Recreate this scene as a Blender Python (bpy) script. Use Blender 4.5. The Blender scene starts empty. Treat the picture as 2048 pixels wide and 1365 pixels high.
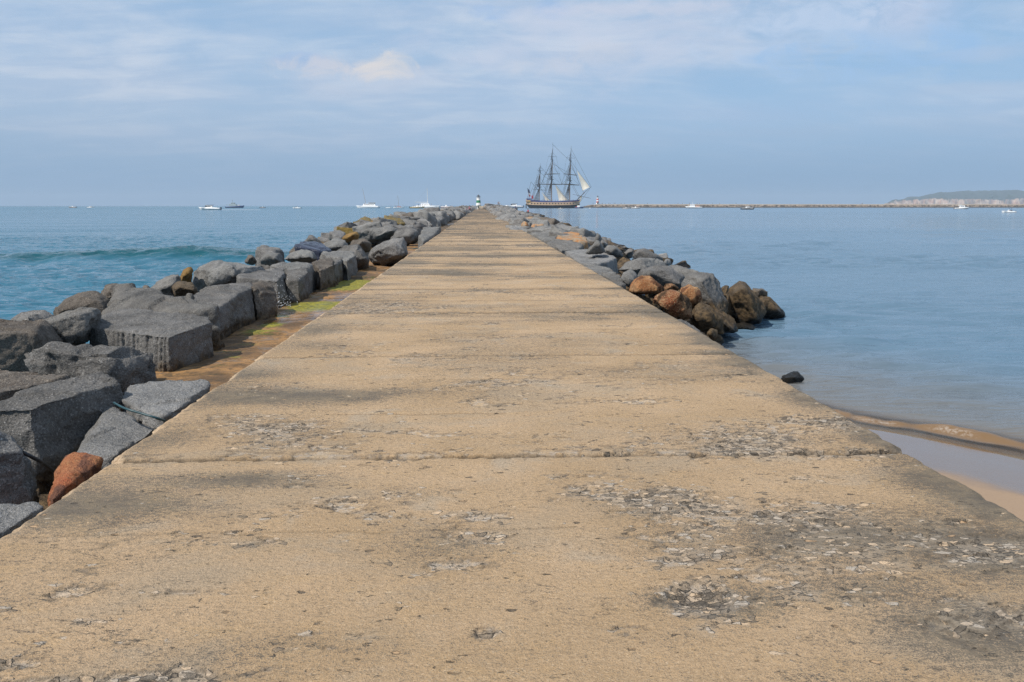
import bpy, bmesh, math, random
import numpy as np
from mathutils import Vector, Matrix, Euler
random.seed(7); RNG = np.random.default_rng(11)
S = bpy.context.scene
COL = S.collection
R = math.radians

# ------------------------------------------------------------------ camera geometry (metres, deck at z=0, pier runs along +Y)
F = 1593.0
PITCH = math.atan(271 / F); YAW = math.atan(64 * math.cos(PITCH) / F)
CAMZ = 1.65; SEA = -1.0
fw = np.array([math.sin(YAW) * math.cos(PITCH), math.cos(YAW) * math.cos(PITCH), -math.sin(PITCH)])
rt = np.array([math.cos(YAW), -math.sin(YAW), 0.0]); up = np.cross(rt, fw)
def ray(px, py): return fw + rt * (px - 1024) / F - up * (py - 682.5) / F
def P(px, py, z=0.0):
    d = ray(px, py); return np.array([0, 0, CAMZ]) + d * (z - CAMZ) / d[2]
def PY(px, py, Y):
    d = ray(px, py); return np.array([0, 0, CAMZ]) + d * Y / d[1]

cam_d = bpy.data.cameras.new("camera"); cam = bpy.data.objects.new("camera", cam_d); COL.objects.link(cam)
cam_d.sensor_width = 36; cam_d.lens = F / 2048 * 36; cam_d.clip_start = 0.1; cam_d.clip_end = 60000
cam.matrix_world = Matrix(((rt[0], up[0], -fw[0], 0), (rt[1], up[1], -fw[1], 0), (rt[2], up[2], -fw[2], CAMZ), (0, 0, 0, 1)))
S.camera = cam

# ------------------------------------------------------------------ numpy noise
def _h(ix, iy, iz, seed):
    n = (ix.astype(np.int64) * 374761393 + iy.astype(np.int64) * 668265263 + iz.astype(np.int64) * 2147483647 + seed * 974634777) & 0xFFFFFFFF
    n = ((n ^ (n >> 13)) * 1274126177) & 0xFFFFFFFF
    return ((n ^ (n >> 16)) & 0xFFFFFF) / float(0xFFFFFF)
def vnoise(p, seed=0):
    f = np.floor(p); i = f.astype(np.int64); t = p - f; t = t * t * t * (t * (t * 6 - 15) + 10)
    x, y, z = i[:, 0], i[:, 1], i[:, 2]; u, v, w = t[:, 0], t[:, 1], t[:, 2]
    def L(a, b, k): return a + (b - a) * k
    a = L(_h(x, y, z, seed), _h(x + 1, y, z, seed), u); b = L(_h(x, y + 1, z, seed), _h(x + 1, y + 1, z, seed), u)
    c = L(_h(x, y, z + 1, seed), _h(x + 1, y, z + 1, seed), u); d = L(_h(x, y + 1, z + 1, seed), _h(x + 1, y + 1, z + 1, seed), u)
    return L(L(a, b, v), L(c, d, v), w) * 2 - 1
def fbm(p, o=4, seed=0, g=0.5):
    s = np.zeros(len(p)); a = 1.0; t = 0.0; q = p.copy()
    for k in range(o):
        s += a * vnoise(q, seed + k * 17); t += a; a *= g; q = q * 2.03 + 7.31
    return s / t
def xy(x, y, z=0.0): return np.stack([x, y, np.zeros_like(x) + z], 1)
def sstep(a, b, x):
    t = np.clip((x - a) / (b - a), 0, 1); return t * t * (3 - 2 * t)

# ------------------------------------------------------------------ node helpers
class NT:
    def __init__(s, tree): s.t = tree; s.n = tree.nodes; s.l = tree.links
    def node(s, typ, ins=None, **kw):
        n = s.n.new(typ)
        for k, v in kw.items(): setattr(n, k, v)
        for k, v in (ins or {}).items(): s.put(n.inputs[k], v)
        return n
    def put(s, sock, v):
        if isinstance(v, bpy.types.NodeSocket): s.l.new(v, sock)
        elif v is not None:
            if hasattr(sock.default_value, '__len__') and not hasattr(v, '__len__'): v = (v,) * len(sock.default_value)
            if hasattr(sock.default_value, '__len__') and len(sock.default_value) == 4 and len(v) == 3: v = (*v, 1)
            sock.default_value = v
    def m(s, op, a, b=None, c=None, clamp=False):
        n = s.n.new('ShaderNodeMath'); n.operation = op; n.use_clamp = clamp
        for i, v in enumerate((a, b, c)):
            if v is not None: s.put(n.inputs[i], v)
        return n.outputs[0]
    def vm(s, op, a, b=None):
        n = s.n.new('ShaderNodeVectorMath'); n.operation = op; s.put(n.inputs[0], a)
        if b is not None: s.put(n.inputs[1], b)
        return n.outputs[0]
    def mix(s, f, a, b, blend='MIX'):
        n = s.n.new('ShaderNodeMix'); n.data_type = 'RGBA'; n.blend_type = blend; n.clamp_factor = True
        s.put(n.inputs[0], f); s.put(n.inputs[6], a); s.put(n.inputs[7], b); return n.outputs[2]
    def noise(s, vec, scale, detail=4, rough=.5, dist=0.0):
        n = s.node('ShaderNodeTexNoise', {'Vector': vec, 'Scale': scale, 'Detail': detail, 'Roughness': rough, 'Distortion': dist}); return n.outputs[0]
    def vor(s, vec, scale, feature='F1', rnd=1.0):
        n = s.node('ShaderNodeTexVoronoi', {'Vector': vec, 'Scale': scale, 'Randomness': rnd}, feature=feature); return n.outputs[0]
    def ss(s, x, a, b, lo=0.0, hi=1.0):
        n = s.node('ShaderNodeMapRange', {'Value': x, 'From Min': a, 'From Max': b, 'To Min': lo, 'To Max': hi}, interpolation_type='SMOOTHSTEP'); return n.outputs[0]
    def attr(s, name): return s.node('ShaderNodeAttribute', attribute_name=name).outputs['Fac']
    def pos(s): return s.node('ShaderNodeNewGeometry').outputs['Position']
    def scale(s, v, t):
        return s.vm('MULTIPLY', v, t)
    def sep(s, v):
        n = s.n.new('ShaderNodeSeparateXYZ'); s.put(n.inputs[0], v); return n.outputs
    def bump(s, h, strength=.5, dist=.01, normal=None):
        n = s.node('ShaderNodeBump', {'Height': h, 'Strength': strength, 'Distance': dist})
        if normal is not None: s.put(n.inputs['Normal'], normal)
        return n.outputs[0]
def new_mat(name):
    m = bpy.data.materials.new(name); m.use_nodes = True; t = NT(m.node_tree); t.n.clear()
    t.out = t.n.new('ShaderNodeOutputMaterial'); return m, t
def principled(t, col, rough=.8, normal=None, **kw):
    b = t.node('ShaderNodeBsdfPrincipled', {'Base Color': col, 'Roughness': rough, **kw})
    if normal is not None: t.put(b.inputs['Normal'], normal)
    t.l.new(b.outputs[0], t.out.inputs[0]); return b
_MC = {}
def paint(col, rough=.5, var=.12, scale=3.0, metal=0.0, name='paint'):
    key = (tuple(col), rough, var, scale)
    if key in _MC: return _MC[key]
    m, t = new_mat(name); tc = t.node('ShaderNodeTexCoord').outputs['Object']
    n = t.noise(tc, scale, 5, .6)
    c = t.mix(t.ss(n, .3, .75), tuple(c * (1 - var) for c in col), tuple(min(1, c * (1 + var * .5)) for c in col))
    principled(t, c, rough, Metallic=metal); _MC[key] = m; return m

# ------------------------------------------------------------------ objects
def tag(o, label=None, cat=None, group=None, kind=None):
    if label: o['label'] = label
    if cat: o['category'] = cat
    if group: o['group'] = group
    if kind: o['kind'] = kind
    return o
def link(name, me, mat=None, parent=None, loc=None):
    o = bpy.data.objects.new(name, me); COL.objects.link(o)
    if mat is not None and me is not None:
        if not me.materials: me.materials.append(mat)
    if parent is not None: o.parent = parent
    if loc is not None: o.location = loc
    return o
def empty(name, loc, rz=0.0):
    o = bpy.data.objects.new(name, None); COL.objects.link(o); o.location = loc; o.rotation_euler = (0, 0, rz); o.empty_display_size = .5
    return o
def mesh_np(name, V, Fc, smooth=True):
    me = bpy.data.meshes.new(name); me.from_pydata([tuple(map(float, v)) for v in V], [], [tuple(map(int, f)) for f in Fc])
    me.polygons.foreach_set('use_smooth', [smooth] * len(me.polygons)); me.update(); return me
def grid_mesh(name, X, Y, Z):
    ny, nx = X.shape
    me = bpy.data.meshes.new(name); n = nx * ny
    me.vertices.add(n); me.vertices.foreach_set('co', np.stack([X.ravel(), Y.ravel(), Z.ravel()], 1).astype(np.float32).ravel())
    i = np.arange(ny - 1)[:, None] * nx + np.arange(nx - 1)[None]; q = np.stack([i, i + 1, i + nx + 1, i + nx], -1).reshape(-1, 4)
    me.loops.add(q.size); me.loops.foreach_set('vertex_index', q.ravel().astype(np.int32))
    me.polygons.add(len(q)); me.polygons.foreach_set('loop_start', np.arange(0, q.size, 4, dtype=np.int32))
    try: me.polygons.foreach_set('loop_total', np.full(len(q), 4, dtype=np.int32))
    except Exception: pass
    me.polygons.foreach_set('use_smooth', np.ones(len(q), dtype=bool))
    me.update(calc_edges=True); me.validate(); return me
def add_attr(me, name, v):
    a = me.attributes.new(name, 'FLOAT', 'POINT'); a.data.foreach_set('value', np.asarray(v, dtype=np.float32).ravel())
class MB:
    """collects simple solids and builds them as ONE mesh"""
    def __init__(s): s.bm = bmesh.new()
    def _new(s, f):
        vs = f; return vs
    def box(s, c, d, rz=0, taper=(1, 1), rot=None, bevel=0.0):
        r = bmesh.ops.create_cube(s.bm, size=1); vs = r['verts']
        for v in vs:
            k = (taper[0], taper[1]) if v.co.z > 0 else (1, 1)
            v.co = Vector((v.co.x * d[0] * k[0], v.co.y * d[1] * k[1], v.co.z * d[2]))
        if bevel: 
            es = list({e for v in vs for e in v.link_edges}); rr = bmesh.ops.bevel(s.bm, geom=es, offset=bevel, segments=2, affect='EDGES', profile=.5)
            vs = list({v for f in rr['faces'] for v in f.verts} | {v for v in vs if v.is_valid})
        M = Matrix.Translation(c) @ (rot if rot else Matrix.Rotation(rz, 4, 'Z'))
        bmesh.ops.transform(s.bm, matrix=M, verts=vs); return s
    def tube(s, a, b, r1, r2=None, n=8):
        a = Vector(a); b = Vector(b); r2 = r1 if r2 is None else r2; d = b - a
        r = bmesh.ops.create_cone(s.bm, cap_ends=True, segments=n, radius1=r1, radius2=r2, depth=d.length)
        M = Matrix.Translation((a + b) / 2) @ Vector((0, 0, 1)).rotation_difference(d.normalized()).to_matrix().to_4x4()
        bmesh.ops.transform(s.bm, matrix=M, verts=r['verts']); return s
    def ball(s, c, rad, sc=(1, 1, 1), n=12):
        r = bmesh.ops.create_uvsphere(s.bm, u_segments=n, v_segments=max(6, n // 2), radius=rad)
        bmesh.ops.transform(s.bm, matrix=Matrix.Translation(c) @ Matrix.Diagonal((*sc, 1)), verts=r['verts']); return s
    def poly(s, pts, thick):
        """closed outline of 3-d points extruded by vector thick"""
        t = Vector(thick); v1 = [s.bm.verts.new(p) for p in pts]; v2 = [s.bm.verts.new(Vector(p) + t) for p in pts]; n = len(pts)
        s.bm.faces.new(v1); s.bm.faces.new(v2[::-1])
        for i in range(n): s.bm.faces.new((v1[i], v2[i], v2[(i + 1) % n], v1[(i + 1) % n]))
        return s
    def faces(s, V, Fc):
        vs = [s.bm.verts.new(v) for v in V]
        for f in Fc:
            try: s.bm.faces.new([vs[i] for i in f])
            except ValueError: pass
        return s
    def lathe(s, prof, n=24, c=(0, 0)):
        rings = [[s.bm.verts.new((c[0] + r * math.cos(2 * math.pi * k / n), c[1] + r * math.sin(2 * math.pi * k / n), z)) for k in range(n)] for r, z in prof]
        for a, b in zip(rings, rings[1:]):
            for k in range(n): s.bm.faces.new((a[k], a[(k + 1) % n], b[(k + 1) % n], b[k]))
        s.bm.faces.new(rings[0][::-1]); s.bm.faces.new(rings[-1]); return s
    def build(s, name, mat, parent=None, smooth=False, loc=None):
        bmesh.ops.recalc_face_normals(s.bm, faces=s.bm.faces)
        me = bpy.data.meshes.new(name); s.bm.to_mesh(me); s.bm.free()
        if smooth: me.polygons.foreach_set('use_smooth', [True] * len(me.polygons))
        return link(name, me, mat, parent, loc)

# ================================================================== ROCKS
def rock_mat(name, c1, c2, spk=.55, algae=None, stain=None, rough=.9, bumps=1.0, spec=.22):
    m, t = new_mat(name); p = t.pos(); oi = t.node('ShaderNodeObjectInfo').outputs['Random']
    tc = t.node('ShaderNodeTexCoord').outputs['Object']
    big = t.noise(tc, 1.7, 5, .6); mid = t.noise(tc, 9, 5, .65); fine = t.noise(tc, 55, 3, .7); vf = t.noise(tc, 150, 2, .6)
    c = t.mix(t.ss(big, .32, .68), c1, c2)
    c = t.mix(t.ss(mid, .55, .75, 0, .45), c, tuple(k * .55 for k in c1))
    c = t.mix(t.ss(fine, .56, .70, 0, spk), c, tuple(min(.8, k * 2.6 + .05) for k in c2))
    c = t.mix(t.ss(fine, .46, .33, 0, spk), c, tuple(k * .25 for k in c1))
    c = t.mix(t.ss(vf, .6, .72, 0, spk * .7), c, tuple(min(.8, k * 3 + .06) for k in c2))
    c = t.mix(t.m('MULTIPLY', oi, .34), c, (c1[0] * .55, c1[1] * .52, c1[2] * .46))
    if stain:
        sn = t.noise(tc, 2.3, 6, .6, .4); c = t.mix(t.ss(sn, .48, .56, 0, .9), c, stain)
    r = rough
    if algae is not None:  # low dark band: weed near the water, painted shade on the grey granite
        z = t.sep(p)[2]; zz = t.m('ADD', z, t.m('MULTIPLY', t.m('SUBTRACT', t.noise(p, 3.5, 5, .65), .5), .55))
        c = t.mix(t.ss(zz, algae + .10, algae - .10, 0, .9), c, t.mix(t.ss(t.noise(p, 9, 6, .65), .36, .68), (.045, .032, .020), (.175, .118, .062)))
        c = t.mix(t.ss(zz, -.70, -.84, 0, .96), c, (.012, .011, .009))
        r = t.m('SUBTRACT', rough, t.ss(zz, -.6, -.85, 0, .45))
    h = t.m('ADD', t.m('MULTIPLY', mid, 1.3), t.m('ADD', t.m('MULTIPLY', fine, .42), t.m('MULTIPLY', vf, .16)))
    principled(t, c, r, t.bump(h, 1.0 * bumps, .06), **{'Specular IOR Level': spec}); return m
GR = rock_mat('granite_grey', (.112, .108, .104), (.240, .230, .220), .65, algae=-.42)  # low band: brown damp sides plus inner-face shade put into the colour
GRL = rock_mat('granite_pale', (.175, .172, .168), (.28, .275, .27), .5, algae=-.75)
GRB = rock_mat('granite_brown', (.085, .070, .058), (.19, .165, .14), .65, algae=-.40)
GRR = rock_mat('granite_algae', (.125, .12, .115), (.225, .215, .20), algae=-.30)
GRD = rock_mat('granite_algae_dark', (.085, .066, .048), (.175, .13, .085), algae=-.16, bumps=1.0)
ORA = rock_mat('sandstone_orange', (.34, .135, .05), (.50, .31, .16), .5, stain=(.12, .05, .025), algae=-.62)
ORB = rock_mat('rust_rock', (.34, .10, .045), (.46, .23, .11), .25, stain=(.13, .06, .04), algae=-.80)
REDB = rock_mat('mottled_red_rock', (.28, .085, .035), (.46, .28, .15), .9, stain=(.07, .04, .02), algae=-.38, bumps=1.4)
TAN = rock_mat('lichen_orange_slab', (.30, .22, .15), (.46, .34, .23), .5, stain=(.42, .20, .08))
OCH = rock_mat('ochre_rock', (.16, .095, .03), (.28, .17, .06), .4)
WETB = rock_mat('wet_granite', (.03, .035, .055), (.07, .08, .12), .2, rough=.22, bumps=.5)
RMID = rock_mat('granite_mid', (.145, .142, .138), (.25, .245, .235), .5, algae=-.60)
MOSSY = rock_mat('mossy_granite', (.12, .105, .07), (.22, .17, .08), .4, stain=(.20, .135, .035), algae=-.5)

def remesh_hull(pts, voxel, smooth=1, chips=0, seed=0, depth=.08):
    bm = bmesh.new()
    for p in pts: bm.verts.new(tuple(map(float, p)))
    bmesh.ops.convex_hull(bm, input=bm.verts, use_existing_faces=False)
    bmesh.ops.delete(bm, geom=[v for v in bm.verts if not v.link_faces], context='VERTS')
    rg = np.random.default_rng(seed + 5); allp = np.array([v.co[:] for v in bm.verts]); cen = allp.mean(0); siz = np.cbrt(np.prod(np.ptp(allp, axis=0)))
    for _ in range(chips):
        vs = np.array([v.co[:] for v in bm.verts]); v = vs[rg.integers(len(vs))]; n = (v - cen) / (np.linalg.norm(v - cen) + 1e-6) + rg.normal(size=3) * .45; n /= np.linalg.norm(n)
        pk = vs[vs[:, 2].argmax()]; ext = (vs @ n).max()
        if pk @ n > ext - siz * depth * .6 and pk[2] > np.sort(vs[:, 2])[-2] + .03 * siz: continue
        c_ = n * (ext - siz * depth * rg.uniform(.3, 1.2))
        g = bm.verts[:] + bm.edges[:] + bm.faces[:]; bmesh.ops.bisect_plane(bm, geom=g, plane_co=tuple(c_), plane_no=tuple(n), clear_outer=True)
        bmesh.ops.convex_hull(bm, input=bm.verts, use_existing_faces=False); bmesh.ops.delete(bm, geom=[v for v in bm.verts if not v.link_faces], context='VERTS')
    me = bpy.data.meshes.new('tmp'); bm.to_mesh(me); bm.free()
    o = bpy.data.objects.new('tmp', me); COL.objects.link(o)
    r = o.modifiers.new('r', 'REMESH'); r.mode = 'VOXEL'; r.voxel_size = voxel; r.adaptivity = 0
    s = o.modifiers.new('s', 'SMOOTH'); s.factor = .5; s.iterations = smooth
    dg = bpy.context.evaluated_depsgraph_get(); dg.update()
    out = bpy.data.meshes.new_from_object(o.evaluated_get(dg)); bpy.data.objects.remove(o); bpy.data.meshes.remove(me); return out
def rough_up(me, seed, amp, size, voxel, groove=None, worn=1.0):
    n = len(me.vertices); co = np.empty(n * 3, np.float32); no = np.empty(n * 3, np.float32)
    me.vertices.foreach_get('co', co); me.vertex_normals.foreach_get('vector', no) if hasattr(me, 'vertex_normals') else me.vertices.foreach_get('normal', no)
    co = co.reshape(-1, 3).astype(float); no = no.reshape(-1, 3).astype(float)
    q = co / size
    d = amp * size * (fbm(q * 1.6 + seed, 3, seed) * .9)
    # fracture facets: tilted planes that change from cell to cell
    cell = np.floor(q * 2.6 + .35 * np.stack([vnoise(q * 2 + 3, seed), vnoise(q * 2 + 9, seed + 1), vnoise(q * 2 + 15, seed + 2)], 1)); hx = lambda k: _h(cell[:, 0].astype(int), cell[:, 1].astype(int), cell[:, 2].astype(int), seed + k) - .5
    d += amp * size * .60 * (hx(1) + 1.7 * (hx(2) * (q[:, 0] * 2.6 - cell[:, 0] - .5) + hx(3) * (q[:, 1] * 2.6 - cell[:, 1] - .5) + hx(4) * (q[:, 2] * 2.6 - cell[:, 2] - .5)))
    cr = 1 - np.abs(fbm(q * 2.1 + seed * 3.1, 3, seed + 5)) * 6; d -= amp * size * .55 * np.clip(cr, 0, 1) * (vnoise(q * 1.3, seed + 9) > 0.1)
    st = fbm(q * 2.6 + 5, 2, seed + 31); d += amp * size * .35 * (sstep(.0, .05, st) - .5)
    d += .17 * amp * size * fbm(q * 9, 3, seed + 11) * 2; side = 1 - sstep(.55, .85, no[:, 2]); d += side * amp * size * .35 * -np.abs(fbm(q * 4.2, 3, seed + 41)) * 2.2
    if voxel < .06: d += .009 * worn * fbm(co * 20, 3, seed + 21)
    co = co + no * d[:, None]
    if groove is not None: co = groove(co, no)
    me.vertices.foreach_set('co', co.astype(np.float32).ravel())
    me.polygons.foreach_set('use_smooth', np.ones(len(me.polygons), dtype=bool)); me.update(); return me
ROCKN = [0]
def rock(pts, mat, label, amp=.035, groove=None, smooth=0, vox=None, chips=3, depth=.11, cat='boulder'):
    pts = np.array(pts, float); c = pts.mean(0); size = float(np.cbrt(np.prod(np.maximum(np.ptp(pts, axis=0), .15))))
    if mat is GRD: amp *= .6
    dist = np.linalg.norm(c - np.array([0, 0, CAMZ])); ROCKN[0] += 1
    vox = vox or min(.09, max(.022, dist * .0019)); vox = min(vox, size / 9)
    me = remesh_hull(pts - c, vox, smooth, chips, ROCKN[0], depth); rough_up(me, ROCKN[0] * 7 + 3, amp, size, vox, (lambda co, no: groove(co + c, no) - c) if groove else None)
    me.name = 'boulder'
    o = link('boulder', me, mat, loc=tuple(c)); tag(o, label, cat, 'armour boulders along the pier'); return o
def T(top, low=(), base=-1.25, flare=.10):
    """top outline given as (px, py, z) read off the photograph; sides drop to base"""
    W = [P(*t) for t in top]; c = np.mean(W, 0); out = list(W)
    for w in W:
        d = w - c; d[2] = 0; L = np.linalg.norm(d) + 1e-6; q = w + d / L * flare; q[2] = base; out.append(q)
    for l in low: out.append(P(*l))
    return out
def Z(top, z, **k): return T([(a, b, z) for a, b in top], **k)
def SIL(outline, Y0, tf=.4, tb=.5, sh=.62, cy=None):
    """side outline (px, py) standing at depth Y0, with real thickness towards and away from the viewer"""
    a = np.array(outline, float); c = a.mean(0)
    if cy is not None: c[1] = cy
    out = [PY(x, y, Y0) for x, y in a]
    rg = np.random.default_rng(int(a.sum()) % 9973); n = len(a); k0 = rg.integers(n)
    for i in range(4 if n > 6 else 3):
        x, y = c + (a[(k0 + int(i * n / 4)) % n] - c) * rg.uniform(.30, .80); out.append(PY(x, y, Y0 - tf * rg.uniform(.7, 1.15)))
    for x, y in c + (a - c) * sh: out.append(PY(x, y, Y0 + tb))
    return out

# ---- near left, numbered outlines from the picture
def grooves(xs, w, dep, ylim, zb=None, slant=0.0):
    def g(co, no):
        m = sstep(.35, .7, -no[:, 1])
        d = sum(np.exp(-((co[:, 0] - x - slant * co[:, 2]) / w) ** 2) * s for x, s in xs)
        k = m * dep * np.clip(d, 0, 1)
        if zb is not None: k = k * sstep(zb, zb + .08, -co[:, 2])
        co = co.copy(); co[:, 1] += k; return co
    return g
rock(Z([(-90, 1012), (20, 1004), (70, 1004), (88, 1012), (-5, 1072), (-110, 1110)], -.10), GRL, 'pale grey boulder in the bottom left corner touching the deck edge', .03, chips=4)
rock(T([(-70, 846, .12), (15, 848, .12), (40, 872, .05), (52, 900, -.05), (-70, 890, .1)], low=[(70, 960, -.45), (74, 1000, -.6), (-70, 1003, -.6), (-70, 930, -.15), (20, 925, -.2)], base=-1.2, flare=-.05), GR, 'dark boulder cut off by the left frame edge, beside the cable', .05)
rock(T([(-60, 822, .02), (20, 792, .08), (75, 772, .1), (140, 766, .1), (205, 744, .16), (236, 768, .08), (238, 790, -.05), (160, 800, .02), (60, 815, .06)], low=[(-60, 870, -.3), (60, 938, -.65), (110, 925, -.7), (150, 880, -.6), (165, 828, -.35)], base=-1.3, flare=.0), GR, 'large dark angular boulder with a sharp crest, left of the two pale slabs', .05)
rock(T([(150, 893, -.19), (166, 832, -.15), (190, 819, -.13), (228, 818, -.13), (312, 856, -.15), (215, 925, -.15), (165, 918, -.19)], base=-1.2, flare=.02), GRL, 'pale speckled boulder beside the deck just behind the orange rock', .03, chips=4)
rock(T([(108, 940, -.16), (120, 918, -.10), (150, 904, -.05), (190, 906, -.06), (214, 916, -.10), (100, 1004, -.14), (95, 985, -.2)], base=-1.1, flare=.03), ORB, 'rust orange boulder wedged against the deck edge', .05)
rock(T([(236, 797, -.06), (254, 772, -.02), (290, 755, .0), (345, 747, .01), (370, 750, .0), (408, 742, .02), (425, 768, -.03), (330, 835, -.06), (285, 826, -.08)], base=-1.2, flare=.0), GRL, 'wide pale grey slab touching the deck edge, in front of the brown ledge', .035, chips=4)
rock(T([(-80, 738, .10), (0, 733, .12), (80, 739, .11), (142, 750, .08), (144, 764, .02), (72, 768, .05), (-60, 800, .05)], low=[(-60, 860, -.4), (60, 850, -.5), (75, 780, -.05)], base=-1.2, flare=.0), GRB, 'low brownish block at the left frame edge with a dark end face', .04)
rock(T([(62, 697, .16), (105, 689, .2), (200, 687, .2), (268, 690, .18), (304, 701, .1), (306, 716, .02), (212, 712, .12), (120, 708, .14)], low=[(50, 735, -.1), (60, 770, -.3), (130, 772, -.3), (208, 792, -.5), (240, 800, -.6), (302, 745, -.45)], base=-1.2, flare=-.05), GR, 'long dark boulder with a folded front, below the grooved block', .06)
G9 = [(PY(px, 690, 10.4)[0], s) for px, s in ((208, .7), (220, 1), (236, .6), (247, 1), (258, .5), (282, .9), (291, .6), (309, .7), (321, 1), (331, .8), (196, .5))]
rock(T([(176, 656, -.02), (182, 640, .02), (215, 622, .06), (250, 617, .08), (330, 622, .08), (418, 634, .06), (424, 645, .02), (405, 652, .0), (338, 674, -.02), (250, 656, .0), (195, 648, .0)], low=[(322, 748, -.5), (178, 700, -.4)], base=-1.1, flare=-.02), GR, 'big granite block with a row of vertical drill grooves on its front', .018, grooves([(x + .02, s) for x, s in G9], .020, .05, 0, .0), vox=.02, chips=3, depth=.05)
rock(T([(-60, 645, .18), (0, 637, .2), (50, 640, .2), (82, 645, .16), (100, 655, .08), (126, 682, -.1), (70, 668, .12), (-60, 668, .16)], low=[(-60, 732, -.5), (60, 735, -.5), (128, 690, -.3), (80, 730, -.5)], base=-1.2, flare=-.02), GRB, 'square brown boulder at the left edge with one slanting drill groove', .04, grooves([(PY(30, 690, 9.4)[0], 1)], .02, .035, 0, .0, .25))
rock(SIL([(55, 660), (75, 645), (130, 640), (165, 613), (195, 614), (206, 626), (190, 650), (170, 700), (110, 710), (60, 690)], 11.2, .7, .8), GRR, 'knobbly boulder with an orange patch, behind the long dark boulder', .06)
rock(SIL([(20, 645), (40, 628), (90, 622), (108, 632), (115, 660), (30, 670)], 12.4, .5, .8), GR, 'flat topped dark boulder behind the square brown one, at the waterside', .05)
rock(SIL([(108, 625), (130, 600), (165, 583), (195, 584), (222, 600), (228, 640), (110, 650)], 13.6, .6, .8), GRB, 'smooth domed brown-grey boulder at the waterside', .035)
rock(SIL([(203, 585), (212, 573), (232, 568), (256, 580), (258, 600), (205, 605)], 15.2, .5, .6), GRB, 'small dark brown boulder poking up behind the long slab', .06)
rock(T([(203, 636, -.12), (237, 579, .20), (262, 577, .22), (300, 580, .20), (345, 594, .17), (405, 603, .13), (434, 613, .10), (428, 622, .08), (412, 625, .07), (330, 605, .13), (245, 599, .13)], low=[(205, 650, -.4)], base=-1.2, flare=.0), GRR, 'long light grey slab lying behind the grooved block', .05)
rock(SIL([(285, 592), (310, 562), (345, 548), (358, 548), (362, 565), (345, 585), (360, 600), (290, 605)], 16.6, .6, .8), GRR, 'slanting grey boulder with a pointed top, left of the dark wedge', .05)
rock(SIL([(340, 575), (358, 561), (385, 565), (398, 578), (396, 600), (350, 602)], 15.9, .5, .6), GRD, 'blackish wedge boulder between paler slabs', .07)
rock(SIL([(357, 560), (365, 540), (380, 533), (386, 538), (384, 575), (360, 575)], 18.4, .35, .5), OCH, 'small rusty ochre boulder standing up at the waterside', .05)
rock(SIL([(286, 572), (293, 570), (300, 575), (298, 586), (284, 586)], 20.5, .3, .3), GRB, 'tiny brown rock just showing at the waterside', .05)
rock(SIL([(378, 570), (392, 535), (425, 521), (450, 524), (500, 530), (535, 535), (540, 575), (470, 590), (390, 592)], 19.0, .9, 1.3), RMID, 'large rounded grey boulder below the breaking wave', .045)
rock(T([(362, 592, .08), (420, 575, .12), (470, 562, .15), (500, 560, .16), (508, 575, .08), (480, 580, .1), (440, 590, .06), (405, 602, .04)], low=[(512, 640, -.5), (435, 690, -.6), (430, 620, -.0)], base=-1.1, flare=.02), GR, 'tall block with a sunlit top sloping left and a dark inner face', .04)
rock(T([(496, 562, .1), (520, 558, .14), (538, 560, .12), (548, 575, .02), (520, 583, .0), (505, 580, .05)], low=[(556, 600, -.2), (556, 632, -.5), (515, 645, -.55)], base=-1.1, flare=.05), GRB, 'reddish dark block beside the mossy ledge, left of the sea spray', .04)
rock(T([(470, 548, .12), (520, 540, .15), (566, 535, .15), (572, 543, .10), (556, 562, .05), (530, 556, .1), (480, 556, .1)], low=[(578, 600, -.45), (560, 612, -.5)], base=-1.1, flare=.04), GR, 'bluish flat topped block with a thin white scratch', .03)
rock(T([(570, 540, .08), (590, 538, .1), (614, 538, .1), (616, 546, .06), (598, 560, .0), (575, 560, .0)], low=[(618, 580, -.4), (590, 600, -.5)], base=-1.1, flare=.03), GR, 'upright narrow block right of the sea spray', .04)
rock(T([(540, 530, .12), (580, 524, .14), (618, 524, .14), (624, 532, .08), (612, 540, .06), (560, 536, .1)], low=[(625, 575, -.45), (640, 565, -.45)], base=-1.1, flare=.04), RMID, 'grey block with a vertical crack behind the spray, next to the ledge', .04)
rock(T([(622, 525, .1), (650, 517, .14), (664, 517, .12), (668, 530, .04), (640, 540, .0)], low=[(680, 552, -.45), (645, 565, -.5)], base=-1.1, flare=.04), GRB, 'upright brown-grey block beside the bright moss patch', .04)
rock(T([(665, 512, .1), (690, 509, .12), (684, 522, .04), (668, 530, .02)], low=[(690, 545, -.4)], base=-1.1, flare=.05), GR, 'narrow dark boulder squeezed between two ledge blocks', .05)
rock(T([(640, 505, .12), (672, 500, .15), (708, 503, .14), (714, 510, .1), (695, 522, .05), (655, 512, .08)], low=[(716, 530, -.35), (695, 545, -.45)], base=-1.1, flare=.03), RMID, 'light topped wedge block with a broken inner edge', .04)
rock(SIL([(487, 526), (497, 508), (508, 512), (516, 526), (505, 532)], 26, .5, .6, ), GRB, 'small brown pyramid rock against the green wave', .05)
rock(T([(510, 500, .2), (525, 490, .3), (560, 496, .25), (565, 503, .1), (540, 505, .15)], low=[(512, 522, -.2), (560, 525, -.2)], base=-1.1), GR, 'dark notched block on the seaward side past the green wave', .05)
rock(SIL([(518, 530), (524, 505), (562, 505), (568, 528), (540, 536)], 25, .7, .6), RMID, 'square pale faced block in front of the dark notched one', .03)
rock(SIL([(562, 520), (580, 505), (600, 500), (625, 503), (636, 520), (600, 532)], 26.5, .8, .9), RMID, 'broad rounded boulder behind the cracked block', .05)
rock(SIL([(575, 505), (590, 494), (625, 492), (650, 500), (650, 514), (600, 516)], 30, .8, 1), GRB, 'low brown boulder below the wet blue slab', .05)
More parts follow.
